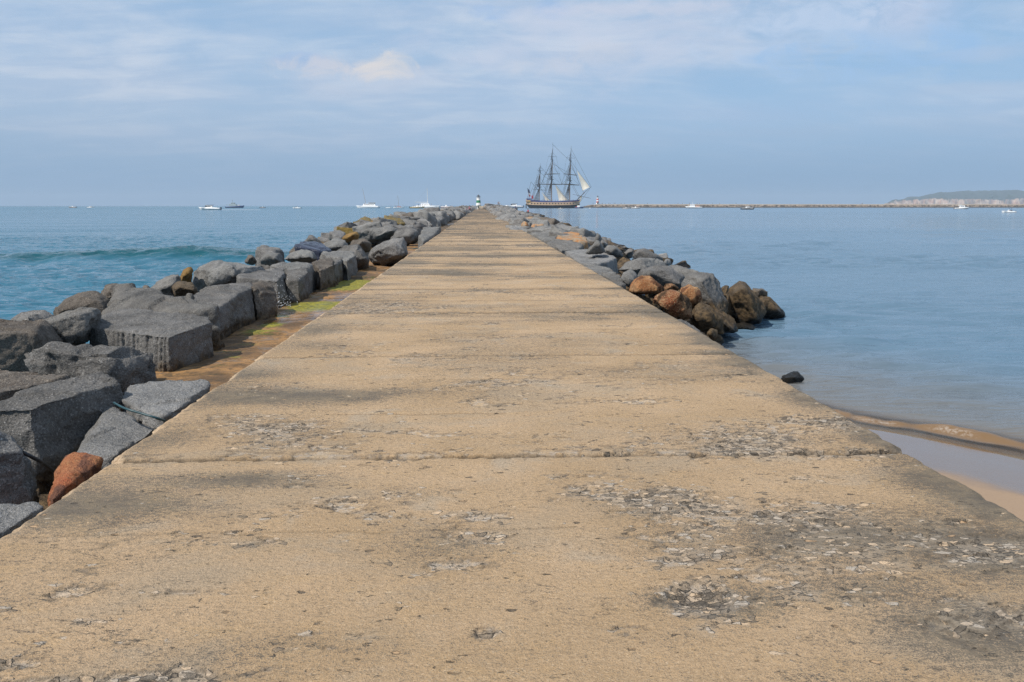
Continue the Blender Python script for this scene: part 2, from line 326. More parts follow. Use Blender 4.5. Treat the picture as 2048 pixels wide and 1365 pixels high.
rock(T([(588, 492, .3), (600, 483, .35), (640, 482, .35), (664, 500, .1), (640, 503, .1), (600, 500, .12)], base=-1.1), WETB, 'wet blue-black slab shining in the sun', .03)
rock(SIL([(600, 490), (618, 470), (624, 470), (644, 485), (640, 495)], 36, .7, .8), GR, 'pointed boulder standing behind the wet slab', .05)
rock(SIL([(655, 478), (658, 463), (680, 460), (692, 465), (692, 482), (665, 484)], 42, .9, .9), GR, 'flat topped dark boulder against the sea, left of the ochre one', .04)
rock(SIL([(680, 478), (690, 470), (712, 464), (722, 470), (715, 484), (690, 486)], 39, .9, .9), OCH, 'ochre stained boulder among grey ones on the seaward side', .05)
rock(SIL([(634, 500), (650, 485), (672, 475), (690, 480), (700, 498), (660, 508)], 33, .9, .9), RMID, 'grey boulder right of the wet blue slab', .05)
rock(SIL([(692, 500), (705, 482), (730, 478), (745, 488), (740, 505), (705, 510)], 34, .8, .9), GRB, 'brown-grey boulder behind the light topped wedge', .05)
rock(SIL([(664, 510), (690, 492), (716, 489), (728, 500), (738, 520), (735, 545), (700, 545)], 28.5, .8, .9), GR, 'dark humped boulder left of the big tilted one', .05)
rock(SIL([(737, 512), (743, 498), (765, 486), (792, 477), (807, 476), (814, 492), (818, 508), (800, 526), (768, 533), (745, 528)], 29.5, 1.0, 1.4), GR, 'big tilted boulder with a blue sheen leaning against the deck edge', .05)
rock(SIL([(700, 476), (712, 462), (740, 455), (780, 452), (800, 460), (795, 478), (740, 486)], 46, 1.2, 1.2), RMID, 'broad mottled boulder on the crest of the left riprap', .05)
rock(SIL([(780, 480), (790, 462), (820, 455), (838, 462), (836, 484), (810, 495)], 44, 1.0, 1.1), GR, 'dark boulder beside the ledge, right of the broad mottled one', .05)
rock(T([(838, 472, .1), (846, 455, .25), (882, 454, .25), (870, 470, .05), (846, 484, .0)], base=-.9), RMID, 'smooth pale green-grey slab leaning on the deck edge', .02)
# ---- near right
rock(SIL([(1258, 580), (1268, 560), (1285, 551), (1300, 553), (1318, 566), (1332, 574), (1326, 590), (1290, 592), (1262, 590)], 16.3, .55, .7), ORA, 'orange and cream boulder beside the deck, above the mottled red one', .045)
rock(SIL([(1298, 600), (1310, 588), (1335, 580), (1362, 585), (1382, 606), (1388, 640), (1360, 650), (1320, 618)], 13.8, .6, .7), REDB, 'mottled red and brown boulder beside the deck edge', .06)
rock(SIL([(1326, 575), (1333, 567), (1348, 569), (1362, 578), (1350, 588), (1330, 588)], 15.6, .3, .4), REDB, 'small red rock between the orange and the pinkish boulders', .07)
rock(SIL([(1358, 585), (1362, 570), (1378, 568), (1395, 574), (1404, 590), (1408, 615), (1385, 620), (1364, 605)], 14.9, .35, .5), ORA, 'pinkish split boulder left of the big rounded grey one', .06)
rock(SIL([(1360, 575), (1372, 550), (1400, 546), (1425, 547), (1437, 560), (1450, 590), (1462, 615), (1455, 655), (1400, 660), (1370, 620)], 16.8, .8, .9), GRR, 'big rounded grey boulder with a brown tide line, at the water edge', .035)
rock(SIL([(1438, 600), (1446, 588), (1458, 590), (1468, 620), (1464, 655), (1440, 660)], 17.3, .5, .6), GRD, 'dark weedy rock filling the cleft left of the pointed boulder', .06)
rock(SIL([(1448, 600), (1458, 577), (1480, 563), (1490, 567), (1505, 585), (1528, 608), (1535, 625), (1520, 648), (1450, 658)], 17.6, .8, .8), GRD, 'pointed boulder with ochre algae on its face', .05)
rock(SIL([(1512, 600), (1520, 590), (1540, 594), (1560, 612), (1573, 632), (1560, 645), (1510, 650)], 18.6, .6, .8), GRD, 'black wet boulder farthest out in the water', .05)
rock(SIL([(1500, 586), (1505, 577), (1525, 576), (1537, 584), (1536, 595), (1508, 600)], 18.9, .35, .4), GRB, 'small brown rock perched on the outermost boulder', .05)
rock(SIL([(1441, 575), (1452, 570), (1459, 572), (1455, 590), (1446, 600)], 21, .4, .4), GRD, 'dark rock peeking between grey and pointed boulders', .05)
rock(SIL([(1378, 640), (1388, 612), (1400, 604), (1420, 612), (1445, 640), (1450, 670), (1400, 672)], 14.6, .5, .7), GRD, 'dark weedy boulder in front of the tide-lined one', .06)
rock(SIL([(1412, 668), (1420, 658), (1434, 660), (1440, 676), (1425, 684)], 12.2, .3, .4), GRD, 'small black rock against the deck above the shallow water', .06)
rock(SIL([(1455, 662), (1465, 648), (1485, 644), (1505, 648), (1515, 660), (1510, 668), (1460, 670)], 17.0, .6, .4), GRB, 'rounded brown rock half under water', .03)
rock(SIL([(1557, 681), (1560, 677), (1568, 677), (1572, 682), (1565, 686)], 15.9, .1, .1), GRD, 'tiny black rock tip breaking the water surface', .05, cat='rock')
rock(SIL([(1560, 756), (1577, 745), (1595, 743), (1612, 758), (1608, 780), (1575, 782)], 11.9, .3, .35), GRD, 'lone black boulder in the shallows beside the deck', .07)
rock(SIL([(1272, 555), (1282, 538), (1310, 529), (1340, 534), (1368, 552), (1374, 575), (1330, 585), (1285, 572)], 19.5, .8, .9), GR, 'dark rounded boulder behind the orange and cream one', .04)
rock(T([(1330, 535, -.1), (1345, 528, .0), (1398, 543, -.1), (1400, 552, -.3), (1375, 560, -.4), (1345, 545, -.2)], base=-1.3), RMID, 'flat grey slab left above the big rounded boulder', .03)
rock(SIL([(1235, 540), (1250, 524), (1280, 515), (1315, 516), (1335, 530), (1330, 545), (1260, 552)], 22.5, 1.0, 1.2), RMID, 'wide flat grey boulder in the right riprap near the deck', .03)
rock(SIL([(1262, 512), (1275, 500), (1292, 497), (1315, 506), (1332, 520), (1325, 532), (1280, 530)], 27.5, .8, 1), GR, 'dark crested boulder on the water side of the right riprap', .04)
rock(SIL([(1326, 526), (1332, 518), (1340, 519), (1344, 530), (1332, 534)], 25.5, .3, .4), RMID, 'small light rock beside the dark crested boulder', .05)
rock(T([(1130, 503, -.05), (1172, 500, -.03), (1205, 503, -.03), (1235, 515, -.05), (1228, 522, -.12), (1190, 532, -.12), (1160, 526, -.1)], base=-1.1), GRL, 'large smooth grey slab next to the deck edge', .025)
rock(SIL([(1168, 508), (1192, 480), (1200, 482), (1212, 502), (1205, 512)], 27, .7, .8), RMID, 'grey pyramid boulder behind the smooth slab', .04)
rock(SIL([(1186, 484), (1194, 466), (1200, 470), (1208, 484), (1200, 490)], 36, .6, .6), GR, 'dark pointed boulder at the water, right of the orange slab', .05)
rock(SIL([(1196, 490), (1204, 477), (1216, 488), (1218, 497), (1204, 500)], 32, .6, .6), RMID, 'squat grey boulder below the dark pointed one', .05)
rock(SIL([(1206, 502), (1215, 491), (1232, 493), (1245, 503), (1250, 516), (1220, 514)], 28.5, .7, .8), RMID, 'green-grey boulder between pyramid and dark crested boulder', .05)
rock(SIL([(1246, 506), (1256, 497), (1268, 500), (1270, 514), (1255, 518)], 29, .5, .5), GRR, 'yellowish grey boulder with a black rock behind', .05)
rock(SIL([(1253, 503), (1260, 496), (1268, 499), (1266, 506)], 33, .4, .4), GRD, 'black rock showing over the yellowish grey boulder', .05)
rock(Z([(1165, 532), (1190, 528), (1220, 538), (1240, 550), (1228, 562), (1200, 548)], -.08), RMID, 'speckled slab wedged against the deck behind the orange boulder', .03)
rock(Z([(1202, 545), (1222, 538), (1240, 548), (1252, 568), (1238, 572)], -.06, base=-1.1), GRR, 'mossy grey rock touching the deck, left of a dark gap', .04)
rock(SIL([(1240, 560), (1246, 543), (1262, 538), (1276, 548), (1278, 570), (1258, 578)], 18.6, .5, .7), RMID, 'bluish grey rock right of the dark gap by the deck', .04)
rock(T([(1112, 474, .0), (1118, 464, .1), (1160, 466, .1), (1178, 482, -.1), (1176, 490, -.25), (1160, 482, -.05), (1128, 480, -.05)], base=-1.2), TAN, 'bright orange lichen slab on the right riprap', .04)
rock(T([(1092, 484, -.05), (1112, 477, -.02), (1145, 481, -.03), (1142, 490, -.1), (1100, 492, -.12)], base=-1.2), GRR, 'purplish streaked slab below the orange lichen slab', .04)
rock(T([(1108, 492, -.08), (1140, 483, -.02), (1168, 488, -.08), (1160, 498, -.15), (1122, 500, -.14)], base=-1.2), GRR, 'yellow-grey slab right beside the deck, in front of the orange one', .04)
rock(T([(1062, 468, -.06), (1078, 462, -.02), (1103, 457, .03), (1115, 470, -.02), (1110, 480, -.1), (1088, 480, -.12)], base=-1.2), RMID, 'blue-grey wedge slab left of the orange lichen slab', .035)
rock(T([(1060, 455, .0), (1066, 449, .1), (1086, 450, .08), (1084, 457, -.02), (1062, 458, -.02)], base=-1.2), TAN, 'small tan-orange slab farther up the right riprap', .04)
rock(SIL([(1040, 450), (1048, 442), (1056, 446), (1058, 456), (1044, 458)], 62, .9, .9), TAN, 'orange topped boulder next to the deck, farthest of the orange ones', .04)

rock(SIL([(1375, 660), (1400, 625), (1440, 618), (1472, 640), (1478, 666), (1400, 676)], 15.7, .5, .6), GRD, 'black wet boulder low in the gap between the tide-lined and the pointed one', .06)
rock(SIL([(1392, 690), (1402, 668), (1420, 672), (1436, 688), (1425, 700)], 12.9, .3, .3), GRD, 'small wet black rock at the foot of the deck, lowest of the right-hand boulders', .06)
# ---- prototypes for the farther riprap
def proto(seed, vox=.055, blocky=True):
    r = np.random.default_rng(seed); pts = []
    dx, dy, dz = r.uniform(.42, .62), r.uniform(.38, .6), r.uniform(.3, .5)
    for sx in (-1, 1):
        for sy in (-1, 1):
            for sz in (-1, 1): pts.append(np.array([sx * dx, sy * dy, sz * dz]) * r.uniform(.70, 1.22, 3))
    me = remesh_hull(pts, vox, 0, 3, seed, .13); rough_up(me, seed, .045, 1.0, .1); me.name = 'boulder'; return me
PROT = [proto(100 + i) for i in range(12)]
LOWP = [proto(200 + i, .17) for i in range(8)]
MATS = [GR, GR, RMID, RMID, GRB, GRR, GR, MOSSY]
def left_profile(u): return (-.05 + .40 * math.sin(min(1, u * 1.6) * math.pi * .5)) if u < .62 else .35 - (u - .62) / .38 * 1.45
def right_profile(u): return (-.22 + .10 * math.sin(u * 6)) if u < .5 else -.2 - (u - .5) / .5 * .95
spots = []
for side in (-1, 1):
    y = 47.0 if side < 0 else 33.0
    while y < 372:
        far = y > 88
        step = 1.35 if not far else 1.55
        x0 = 2.75 if side > 0 else (4.5 if y < 130 else 2.9)
        x1 = 8.9 + float(np.clip((y - 60) * .032, 0, 4.6)) if side > 0 else 9.8
        n = 4 if y < 110 else 5
        if y > 330: x1 += (y - 330) * .05
        for k in range(n):
            u = (k + .5 + random.uniform(-.28, .28)) / n
            x = x0 + (x1 - x0) * u; yy = y + random.uniform(-.55, .55)
            if side > 0 and yy < 50 and u < .75 and not (yy > 44 and u > .3): continue
            z = (left_profile(u) if side < 0 else right_profile(u)) - .42 + random.uniform(-.12, .16)
            rise = float(sstep(170, 350, np.array(yy))); z += rise * (1.0 if side > 0 else .25) * (1.3 if u < .7 else .6)
            if side<0 and random.random() < .12: z += .25
            spots.append((side * x, yy, z, random.uniform(1.15, 1.75) * (1.12 if far else 1), side))
        y += step
# a big heap of stones round the lighthouse at the pier head
for k in range(70):
    a = random.uniform(0, 6.283); r = random.uniform(3.2, 11)
    spots.append((.5 + r * math.cos(a) + 1.5, 382 + r * math.sin(a) * .8 + 3, (.9 if math.cos(a) > -.1 else .2) - r * .06 + random.uniform(-.3, .5), random.uniform(1.6, 2.8), 0))
near_sp = sorted([s for s in spots if s[4]], key=lambda s: s[1])
quota = 246 - ROCKN[0]
indiv, rest = near_sp[:quota], near_sp[quota:] + [s for s in spots if not s[4]]
LBL = {(-1, 0): 'grey granite boulder in the far stretch of the left-hand riprap', (-1, 1): 'ochre stained boulder in the far stretch of the left-hand riprap',
       (1, 0): 'grey granite boulder in the far stretch of the right-hand riprap', (1, 1): 'orange boulder in the far stretch of the right-hand riprap'}
for (x, y, z, s, side) in indiv:
    me = random.choice(PROT); o = bpy.data.objects.new('boulder', me); COL.objects.link(o)
    o.location = (x, y, z); o.rotation_euler = (random.uniform(-.35, .35), random.uniform(-.35, .35), random.uniform(0, 6.28)); o.scale = (s * random.uniform(.85, 1.15), s * random.uniform(.85, 1.15), s * random.uniform(.75, 1))
    col = random.random() < (.05 if side > 0 else .06)
    m = (random.choice((ORA, ORA, TAN)) if side > 0 else random.choice((OCH, MOSSY))) if col else random.choice(MATS if side < 0 else [RMID, RMID, GRR, GR, GRL])
    if not me.materials: me.materials.append(GR)
    o.material_slots[0].link = 'OBJECT'; o.material_slots[0].material = m
    tag(o, LBL[(side, int(col))], 'boulder', 'far boulders of the %s riprap' % ('left' if side < 0 else 'right'))
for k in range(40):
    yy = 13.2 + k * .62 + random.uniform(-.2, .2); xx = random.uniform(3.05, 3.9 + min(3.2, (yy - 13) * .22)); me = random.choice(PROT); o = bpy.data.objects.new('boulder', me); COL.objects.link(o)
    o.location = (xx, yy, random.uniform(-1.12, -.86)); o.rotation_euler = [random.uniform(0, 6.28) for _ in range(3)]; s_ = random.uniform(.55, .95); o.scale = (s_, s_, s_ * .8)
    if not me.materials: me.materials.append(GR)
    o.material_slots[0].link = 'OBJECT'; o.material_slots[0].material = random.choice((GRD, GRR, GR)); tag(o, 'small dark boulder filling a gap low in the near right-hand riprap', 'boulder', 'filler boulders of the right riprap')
for k, (xx, yy, zz_, s_) in enumerate(((12.5, 200.5, -1.05, 2.6), (14.2, 194, -1.2, 2.2), (11.2, 196, -1.0, 2.4), (13.4, 186, -1.2, 2.0), (12.2, 176, -1.1, 2.2), (13.0, 165, -1.2, 1.9), (11.0, 206, -.9, 2.4))):
    me = PROT[k]; o = bpy.data.objects.new('boulder', me); COL.objects.link(o); o.location = (xx, yy, zz_); o.scale = (s_, s_, s_ * .7); o.rotation_euler = (.1, .1, k)
    if not me.materials: me.materials.append(GR)
    o.material_slots[0].link = 'OBJECT'; o.material_slots[0].material = GRB; tag(o, 'dark boulder at the water edge around the person in the red top', 'boulder', 'boulders by the person in red')
# the remaining, farthest boulders: one object
Vs, Fs, off, mi = [], [], 0, []
cache = []
for me in LOWP:
    co = np.empty(len(me.vertices) * 3, np.float32); me.vertices.foreach_get('co', co); cache.append((co.reshape(-1, 3), [tuple(p.vertices) for p in me.polygons]))
for (x, y, z, s, side) in rest:
    co, fs = random.choice(cache); M = np.array(Euler((random.uniform(-.4, .4), random.uniform(-.4, .4), random.uniform(0, 6.28))).to_matrix()) * s
    Vs.append(co @ M.T + np.array([x, y, z])); Fs += [tuple(i + off for i in f) for f in fs]; mi += [random.choice((0, 0, 1, 1, 2, 3)) if random.random() > .02 else 4] * len(fs); off += len(co)
me = mesh_np('distant_boulders', np.concatenate(Vs), Fs)
for m in (GR, RMID, GRB, GRR, TAN): me.materials.append(m)
me.polygons.foreach_set('material_index', mi)
tag(link('distant_boulders', me), 'mass of grey boulders lining both sides of the pier towards the lighthouse', 'boulders', kind='stuff')

# ---- rubble core under the boulders (stones in the gaps, crevice shade put into their dark colour)
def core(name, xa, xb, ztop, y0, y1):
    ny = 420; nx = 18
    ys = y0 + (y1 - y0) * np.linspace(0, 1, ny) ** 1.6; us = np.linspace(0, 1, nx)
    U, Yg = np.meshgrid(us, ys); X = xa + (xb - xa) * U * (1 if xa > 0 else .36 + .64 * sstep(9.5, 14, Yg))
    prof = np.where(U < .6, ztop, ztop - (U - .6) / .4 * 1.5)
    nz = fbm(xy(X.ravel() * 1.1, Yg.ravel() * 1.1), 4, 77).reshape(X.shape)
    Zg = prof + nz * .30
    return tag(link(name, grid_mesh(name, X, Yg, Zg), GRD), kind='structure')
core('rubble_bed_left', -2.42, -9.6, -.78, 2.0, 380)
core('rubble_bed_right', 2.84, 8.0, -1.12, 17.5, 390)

# ================================================================== DECK
PERIOD, J0 = 3.57, 5.15
XL, XR = -2.45, 2.88
ST = [(1680, 1070, 290, 70, .95, 0), (1930, 1090, 230, 90, 1.0, 0), (1960, 1260, 250, 100, .9, 0), (1750, 1180, 240, 50, .7, 0), (1480, 1200, 130, 40, .8, 0), (1400, 1080, 180, 60, .5, 0), (1330, 1010, 160, 35, .6, 0), (880, 1090, 150, 45, .55, 0), (560, 870, 130, 34, .5, 0), (1500, 880, 260, 30, .45, 0), # px, py, rx, ry, strength, type(0 lichen, 1 flaked)
 (210, 1010, 230, 45, .9, 0), (420, 965, 200, 22, .8, 0), (640, 1000, 90, 22, .45, 1), (560, 865, 130, 32, .8, 1), (330, 880, 110, 25, .5, 0), (600, 795, 260, 16, .9, 0),
 (780, 860, 110, 22, .5, 1), (900, 1040, 150, 24, .55, 1), (960, 1075, 70, 20, 1.0, 1), (880, 1130, 120, 22, .8, 1), (1330, 1000, 170, 42, .85, 1), (1420, 1060, 210, 32, .7, 1),
 (1380, 1110, 150, 30, 1.0, 1), (1400, 1190, 75, 36, 1.8, 1), (1450, 1215, 110, 30, .9, 0), (1340, 1200, 70, 25, .8, 0), (1640, 1060, 220, 60, .9, 1), (1900, 1080, 200, 70, .75, 1), (1720, 1130, 260, 60, .7, 1),
 (1980, 1000, 130, 80, 1.0, 0), (2030, 1250, 160, 90, .7, 1), (1880, 960, 130, 35, .85, 0), (1780, 1190, 140, 40, .5, 1), (970, 1265, 26, 9, 1.1, 1), (20, 1325, 60, 16, 1.0, 1), (300, 1355, 360, 10, .9, 1), (190, 1245, 60, 12, .6, 1),
 (170, 1165, 80, 18, .4, 1), (410, 1185, 110, 8, .5, 1), (330, 1220, 60, 12, .4, 1), (1600, 1310, 60, 10, .5, 1), (1500, 870, 220, 30, .75, 1), (1650, 850, 120, 30, .6, 1), (1640, 800, 90, 30, .7, 0), (1760, 875, 80, 26, .9, 0),
 (1560, 905, 320, 12, .9, 1), (1520, 720, 90, 22, .8, 0), (1420, 680, 60, 20, .7, 0), (1340, 630, 60, 18, .7, 0), (1180, 640, 130, 10, .4, 0), (500, 750, 110, 14, .7, 0), (640, 690, 90, 12, .6, 0), (700, 705, 60, 8, .6, 1),
 (730, 613, 75, 10, 1.0, 1), (780, 620, 90, 7, .7, 1), (640, 660, 70, 14, .7, 0), (890, 546, 85, 4.5, 1.1, 0), (820, 526, 75, 4, .8, 0), (980, 512, 170, 4, .7, 0), (900, 497, 90, 4, .8, 0), (1060, 492, 60, 4, .9, 1), (1050, 590, 180, 8, .35, 1),
 (940, 468, 80, 2.5, .8, 0), (905, 459, 45, 2, .9, 0), (1000, 474, 60, 2.5, .6, 0), (960, 447, 50, 2, .5, 0), (930, 432, 30, 1.6, .8, 0), (965, 425, 25, 1.5, .8, 0), (1000, 765, 260, 8, .35, 1), (1250, 800, 200, 12, .35, 1), (820, 720, 60, 6, .5, 1)]
def st_world():
    out = []
    for px, py, rx, ry, s, ty in ST:
        c = P(px, py); a = P(px + rx, py); b = P(px, py - ry) ; b2 = P(px, py + ry)
        out.append((c[0], c[1], max(.04, abs(a[0] - c[0])), max(.04, abs(b[1] - b2[1]) / 2), s, ty))
    return out
ys = [1.0]
while ys[-1] < 392: ys.append(ys[-1] + max(.0125, ys[-1] ** 2 / 2100))
ys = np.array(ys)
xs = np.concatenate([[XL - .05, XL - .035, XL - .012], np.arange(XL, XR, .0175), [XR + .012, XR + .03, XR + .04]])
X, Yg = np.meshgrid(xs, ys); x, y = X.ravel(), Yg.ravel()
lich = np.zeros(len(x)); flk = np.zeros(len(x))
for cx, cy, rx, ry, s, ty in st_world():
    g = s * np.exp(-(((x - cx) / rx) ** 2 + ((y - cy) / ry) ** 2) * 1.1)
    if ty: flk = np.maximum(flk, g)
    else: lich = np.maximum(lich, g)
n1 = fbm(xy(x * .55, y * 1.3), 4, 3); n2 = fbm(xy(x * 1.6, y * 3.4), 4, 13); n3 = fbm(xy(x * 5.5, y * 10), 4, 23); n4 = fbm(xy(x * 17, y * 26), 3, 33)
mid = sstep(9, 20, y) 
lich = lich + .36 * sstep(.0, .45, n1 + .35 * n2 + .12 * mid) + .45 * np.exp(-((XR - x) / .35) ** 2) * (.6 + n2) + .22 * np.exp(-((x - XL) / .4) ** 2)
# dirt collects along every second joint far off: cross bands
band = np.zeros(len(x))
k0 = 0
for k in range(-1, 108):
    yj = J0 + k * PERIOD; w = .35 + .25 * ((k * 7919) % 13) / 13
    if yj > 12: band = np.maximum(band, np.exp(-((y - yj + .2) / w) ** 2) * (.35 + .5 * ((k * 104729) % 17) / 17))
strk = fbm(xy(x * .45, y * 1.9 + 40), 4, 91)
lich = np.clip(lich * 1.15 + band * (.36 + .9 * n2) + .32 * mid * sstep(.02, .3, strk), 0, 1.7)
flk = np.clip(flk * (1.0 + .9 * n2) + .30 * sstep(.1, .45, n2 + .2 * n1), 0, 1.8)
# plate flakes: where the skin has broken off
pl = n3 + .45 * n4
thr = .50 - .60 * flk
gone = sstep(thr, thr + .10, pl) * sstep(.12, .3, flk)
jw = .018 * fbm(xy(x * 2.2, x * 0), 4, 51) + .008 * fbm(xy(x * 14, x * 0), 3, 52)
joint = np.zeros(len(x)); jr = np.zeros(len(x))
for k in range(-2, 108):
    yj = J0 + k * PERIOD; d = y - (yj + jw + (.01 * ((k * 37) % 7 - 3)))
    strong = {0: 1.0, 2: .9, -1: .6, 1: .5, 3: .5}.get(k, .25 + .3 * ((k * 53) % 5) / 5)
    wj = np.maximum(.017, y * y / 5200)
    joint = np.maximum(joint, strong * np.exp(-(d / (wj * (1.0 + .8 * (n4 > .0)))) ** 2))
    jr = np.maximum(jr, strong * np.exp(-((d - .05) / .13) ** 2))
for yj, x0, x1, s in ((6.22, -1.2, .2, .45), (7.5, -2.4, 2.0, .22), (3.9, -2.4, 2.2, .16), (10.6, -2.4, 2.8, .2), (13.9, -2.4, 2.8, .3)):
    d = y - yj - jw * 1.5; joint = np.maximum(joint, s * np.exp(-(d / np.maximum(.009, y * y / 6000)) ** 2) * (x > x0) * (x < x1) * (n2 > -.3))
gone = np.maximum(gone, sstep(.34, .46, jr * (.30 + .62 * n3 + .45 * n4 + .5 * n2 + .35 * flk)) * .9)
step_up = .004 * sstep(-.006, .006, y - J0 - jw)                      # the farther slab stands a little proud
zz = step_up + .006 * n1 + .0016 * n4 - gone * (.010 + .008 * (n4 + .4)) + flk * .006 * n4 - joint * .034
for k, (cx, cy, rx, ry, dp) in enumerate([(P(1400, 1192)[0], P(1400, 1192)[1], .13, .09, .028), (P(970, 1265)[0], P(970, 1265)[1], .05, .03, .015), (P(960, 1078)[0], P(960, 1078)[1], .12, .05, .015)]):
    zz -= dp * np.exp(-(((x - cx) / rx) ** 2 + ((y - cy) / ry) ** 2) ** 2 * (1 + .8 * n3))
# ragged, worn edges
ew = .030 * fbm(xy(x * 0 + 3, y * 1.3), 4, 61) + .035 * fbm(xy(x * 0, y * 8), 3, 62); er = .014 * fbm(xy(x * 0 + 9, y * 1.3), 4, 63) + .026 * fbm(xy(x * 0, y * 8), 3, 64)
jn = np.exp(-(((y - J0 + PERIOD / 2) % PERIOD - PERIOD / 2) / .06) ** 2)
xo = x + ew * sstep(XL + .25, XL, x) + er * sstep(XR - .25, XR, x) + .045 * jn * sstep(XL + .1, XL, x) - .02 * jn * sstep(XR - .1, XR, x)
dl = sstep(XL + .055, XL - .045, x); dr = sstep(XR - .03, XR + .04, x)
zz -= .055 * dl ** 1.5 + .03 * dr ** 1.5
edge = sstep(XL + .05, XL - .01, x)  # left chamfer mask, used to paint its sunlit tone
me = grid_mesh('pier_deck', xo.reshape(X.shape), Yg, zz.reshape(X.shape))
for nm, v in (('lichen', lich), ('flake', flk), ('gone', gone), ('joint', joint), ('edge', edge)): add_attr(me, nm, v)
m, t = new_mat('weathered_concrete'); p = t.pos()
ps = t.scale(p, (1, 1.5, 1))
A = {k: t.attr(k) for k in ('lichen', 'flake', 'gone', 'joint', 'edge')}
nb = t.noise(p, .8, 5, .6); nm_ = t.noise(ps, 4, 6, .65); nf = t.noise(ps, 26, 6, .7); ng = t.noise(p, 130, 3, .7); nv = t.noise(p, 330, 2, .6)
c = t.mix(t.ss(nb, .35, .65), (.380, .255, .140), (.460, .317, .188))
c = t.mix(t.ss(nm_, .5, .72, 0, .6), c, (.470, .305, .150))
c = t.mix(t.ss(t.noise(p, 1.6, 4, .6, .5), .56, .7, 0, .55), c, (.36, .305, .235))
c = t.mix(t.ss(nf, .52, .68, 0, .30), c, (.30, .215, .13))
# pale broken plates
c = t.mix(t.m('MULTIPLY', A['gone'], t.ss(nf, .38, .58, .25, .95)), c, t.mix(t.ss(t.noise(ps, 12, 4, .6), .4, .6), (.56, .40, .24), (.50, .43, .36)))
# sand grains
c = t.mix(t.ss(t.noise(t.scale(p, (.7, 1.3, 1)), .9, 5, .65, .8), .50, .66, 0, .5), c, (.315, .255, .185))
gm = t.noise(p, 62, 4, .75)
c = t.mix(t.ss(gm, .56, .68, 0, .6), c, (.60, .46, .31)); c = t.mix(t.ss(gm, .45, .34, 0, .65), c, (.17, .12, .08))
c = t.mix(t.ss(ng, .55, .68, 0, .8), c, (.64, .52, .37)); c = t.mix(t.ss(ng, .45, .32, 0, .85), c, (.13, .095, .065))
c = t.mix(t.ss(nv, .60, .72, 0, .35), c, (.62, .52, .40)); c = t.mix(t.ss(nv, .40, .28, 0, .35), c, (.13, .10, .07))
# lichen / black crust, speckled
lt = t.m('ADD', t.m('MULTIPLY', A['lichen'], .62), t.m('ADD', t.m('MULTIPLY', t.m('SUBTRACT', nf, .5), 1.5), t.m('MULTIPLY', t.m('SUBTRACT', ng, .5), 2.8)))
c = t.mix(t.ss(lt, .20, .52, 0, .86), c, t.mix(t.ss(nm_, .4, .6), (.085, .078, .066), (.15, .125, .09)))
# black dirt where flakes lift
fe = t.m('MULTIPLY', t.m('MULTIPLY', A['gone'], t.m('SUBTRACT', 1.0, A['gone'])), 4.0)
wv = t.vm('ADD', t.scale(p, (1, 1.5, 1)), t.vm('MULTIPLY', t.node('ShaderNodeTexNoise', {'Vector': p, 'Scale': 14.0, 'Detail': 4}).outputs['Color'], (.07, .07, 0)))
vn = t.node('ShaderNodeTexVoronoi', {'Vector': wv, 'Scale': 24.0}); vcl = t.sep(vn.outputs['Color']); vd = t.node('ShaderNodeTexVoronoi', {'Vector': wv, 'Scale': 24.0}, feature='DISTANCE_TO_EDGE').outputs[0]
fz = t.ss(t.m('ADD', A['flake'], t.m('MULTIPLY', t.m('SUBTRACT', nm_, .5), 3.0)), .10, 1.15)
show = t.ss(t.m('SUBTRACT', t.m('MULTIPLY', fz, .62), vcl[0]), 0, .06)
c = t.mix(t.ss(fz, .1, .9, 0, .45), c, (.34, .285, .225))
c = t.mix(t.m('MULTIPLY', t.m('MULTIPLY', show, t.ss(vcl[1], .42, .48)), t.ss(nf, .3, .55, .35, .9)), c, t.mix(vcl[2], (.62, .45, .29), (.44, .39, .33)))
c = t.mix(t.m('MULTIPLY', t.m('MULTIPLY', show, t.ss(vcl[1], .44, .38)), t.ss(nf, .35, .6, .9, .35)), c, t.mix(vcl[2], (.17, .14, .11), (.08, .072, .062)))
c = t.mix(t.m('MULTIPLY', t.m('MULTIPLY', show, t.ss(vd, .10, .02)), t.ss(nf, .42, .58, .85, 0)), c, (.06, .052, .045))
sc = t.ss(t.m('ADD', t.m('MULTIPLY', A['flake'], .26), t.m('ADD', t.m('MULTIPLY', t.m('SUBTRACT', nf, .5), 2.3), t.m('MULTIPLY', t.m('SUBTRACT', nm_, .5), .9))), .38, .54, 0, .72)
c = t.mix(t.m('MAXIMUM', t.m('MULTIPLY', fe, .45), sc), c, t.mix(t.ss(ng, .4, .6), (.045, .04, .035), (.12, .095, .07)))
# scattered chips and hairline cracks all over
ch = t.node('ShaderNodeTexNoise', {'Vector': t.scale(p, (1, 1.9, 1)), 'Scale': 9.0, 'Detail': 7, 'Roughness': .72}).outputs[0]
c = t.mix(t.ss(ch, .645, .67, 0, .85), c, (.075, .062, .05))
c = t.mix(t.ss(ch, .335, .30, 0, .7), c, (.60, .44, .27))
pv = t.node('ShaderNodeTexVoronoi', {'Vector': t.vm('ADD', t.scale(p, (1, 1.9, 1)), t.vm('MULTIPLY', t.node('ShaderNodeTexNoise', {'Vector': p, 'Scale': 9.0, 'Detail': 3}).outputs['Color'], (.12, .08, 0))), 'Scale': 4.5})
pc = t.sep(pv.outputs['Color']); pit = t.m('MULTIPLY', t.ss(t.m('ADD', pv.outputs[0], t.m('MULTIPLY', t.m('SUBTRACT', nf, .5), .25)), .13, .08), t.ss(pc[0], .45, .55))
c = t.mix(t.m('MULTIPLY', pit, .8), c, t.mix(t.ss(pc[1], .45, .55), (.085, .07, .055), (.50, .33, .19)))  # dark pits carry their shadow in the colour, the others are tan
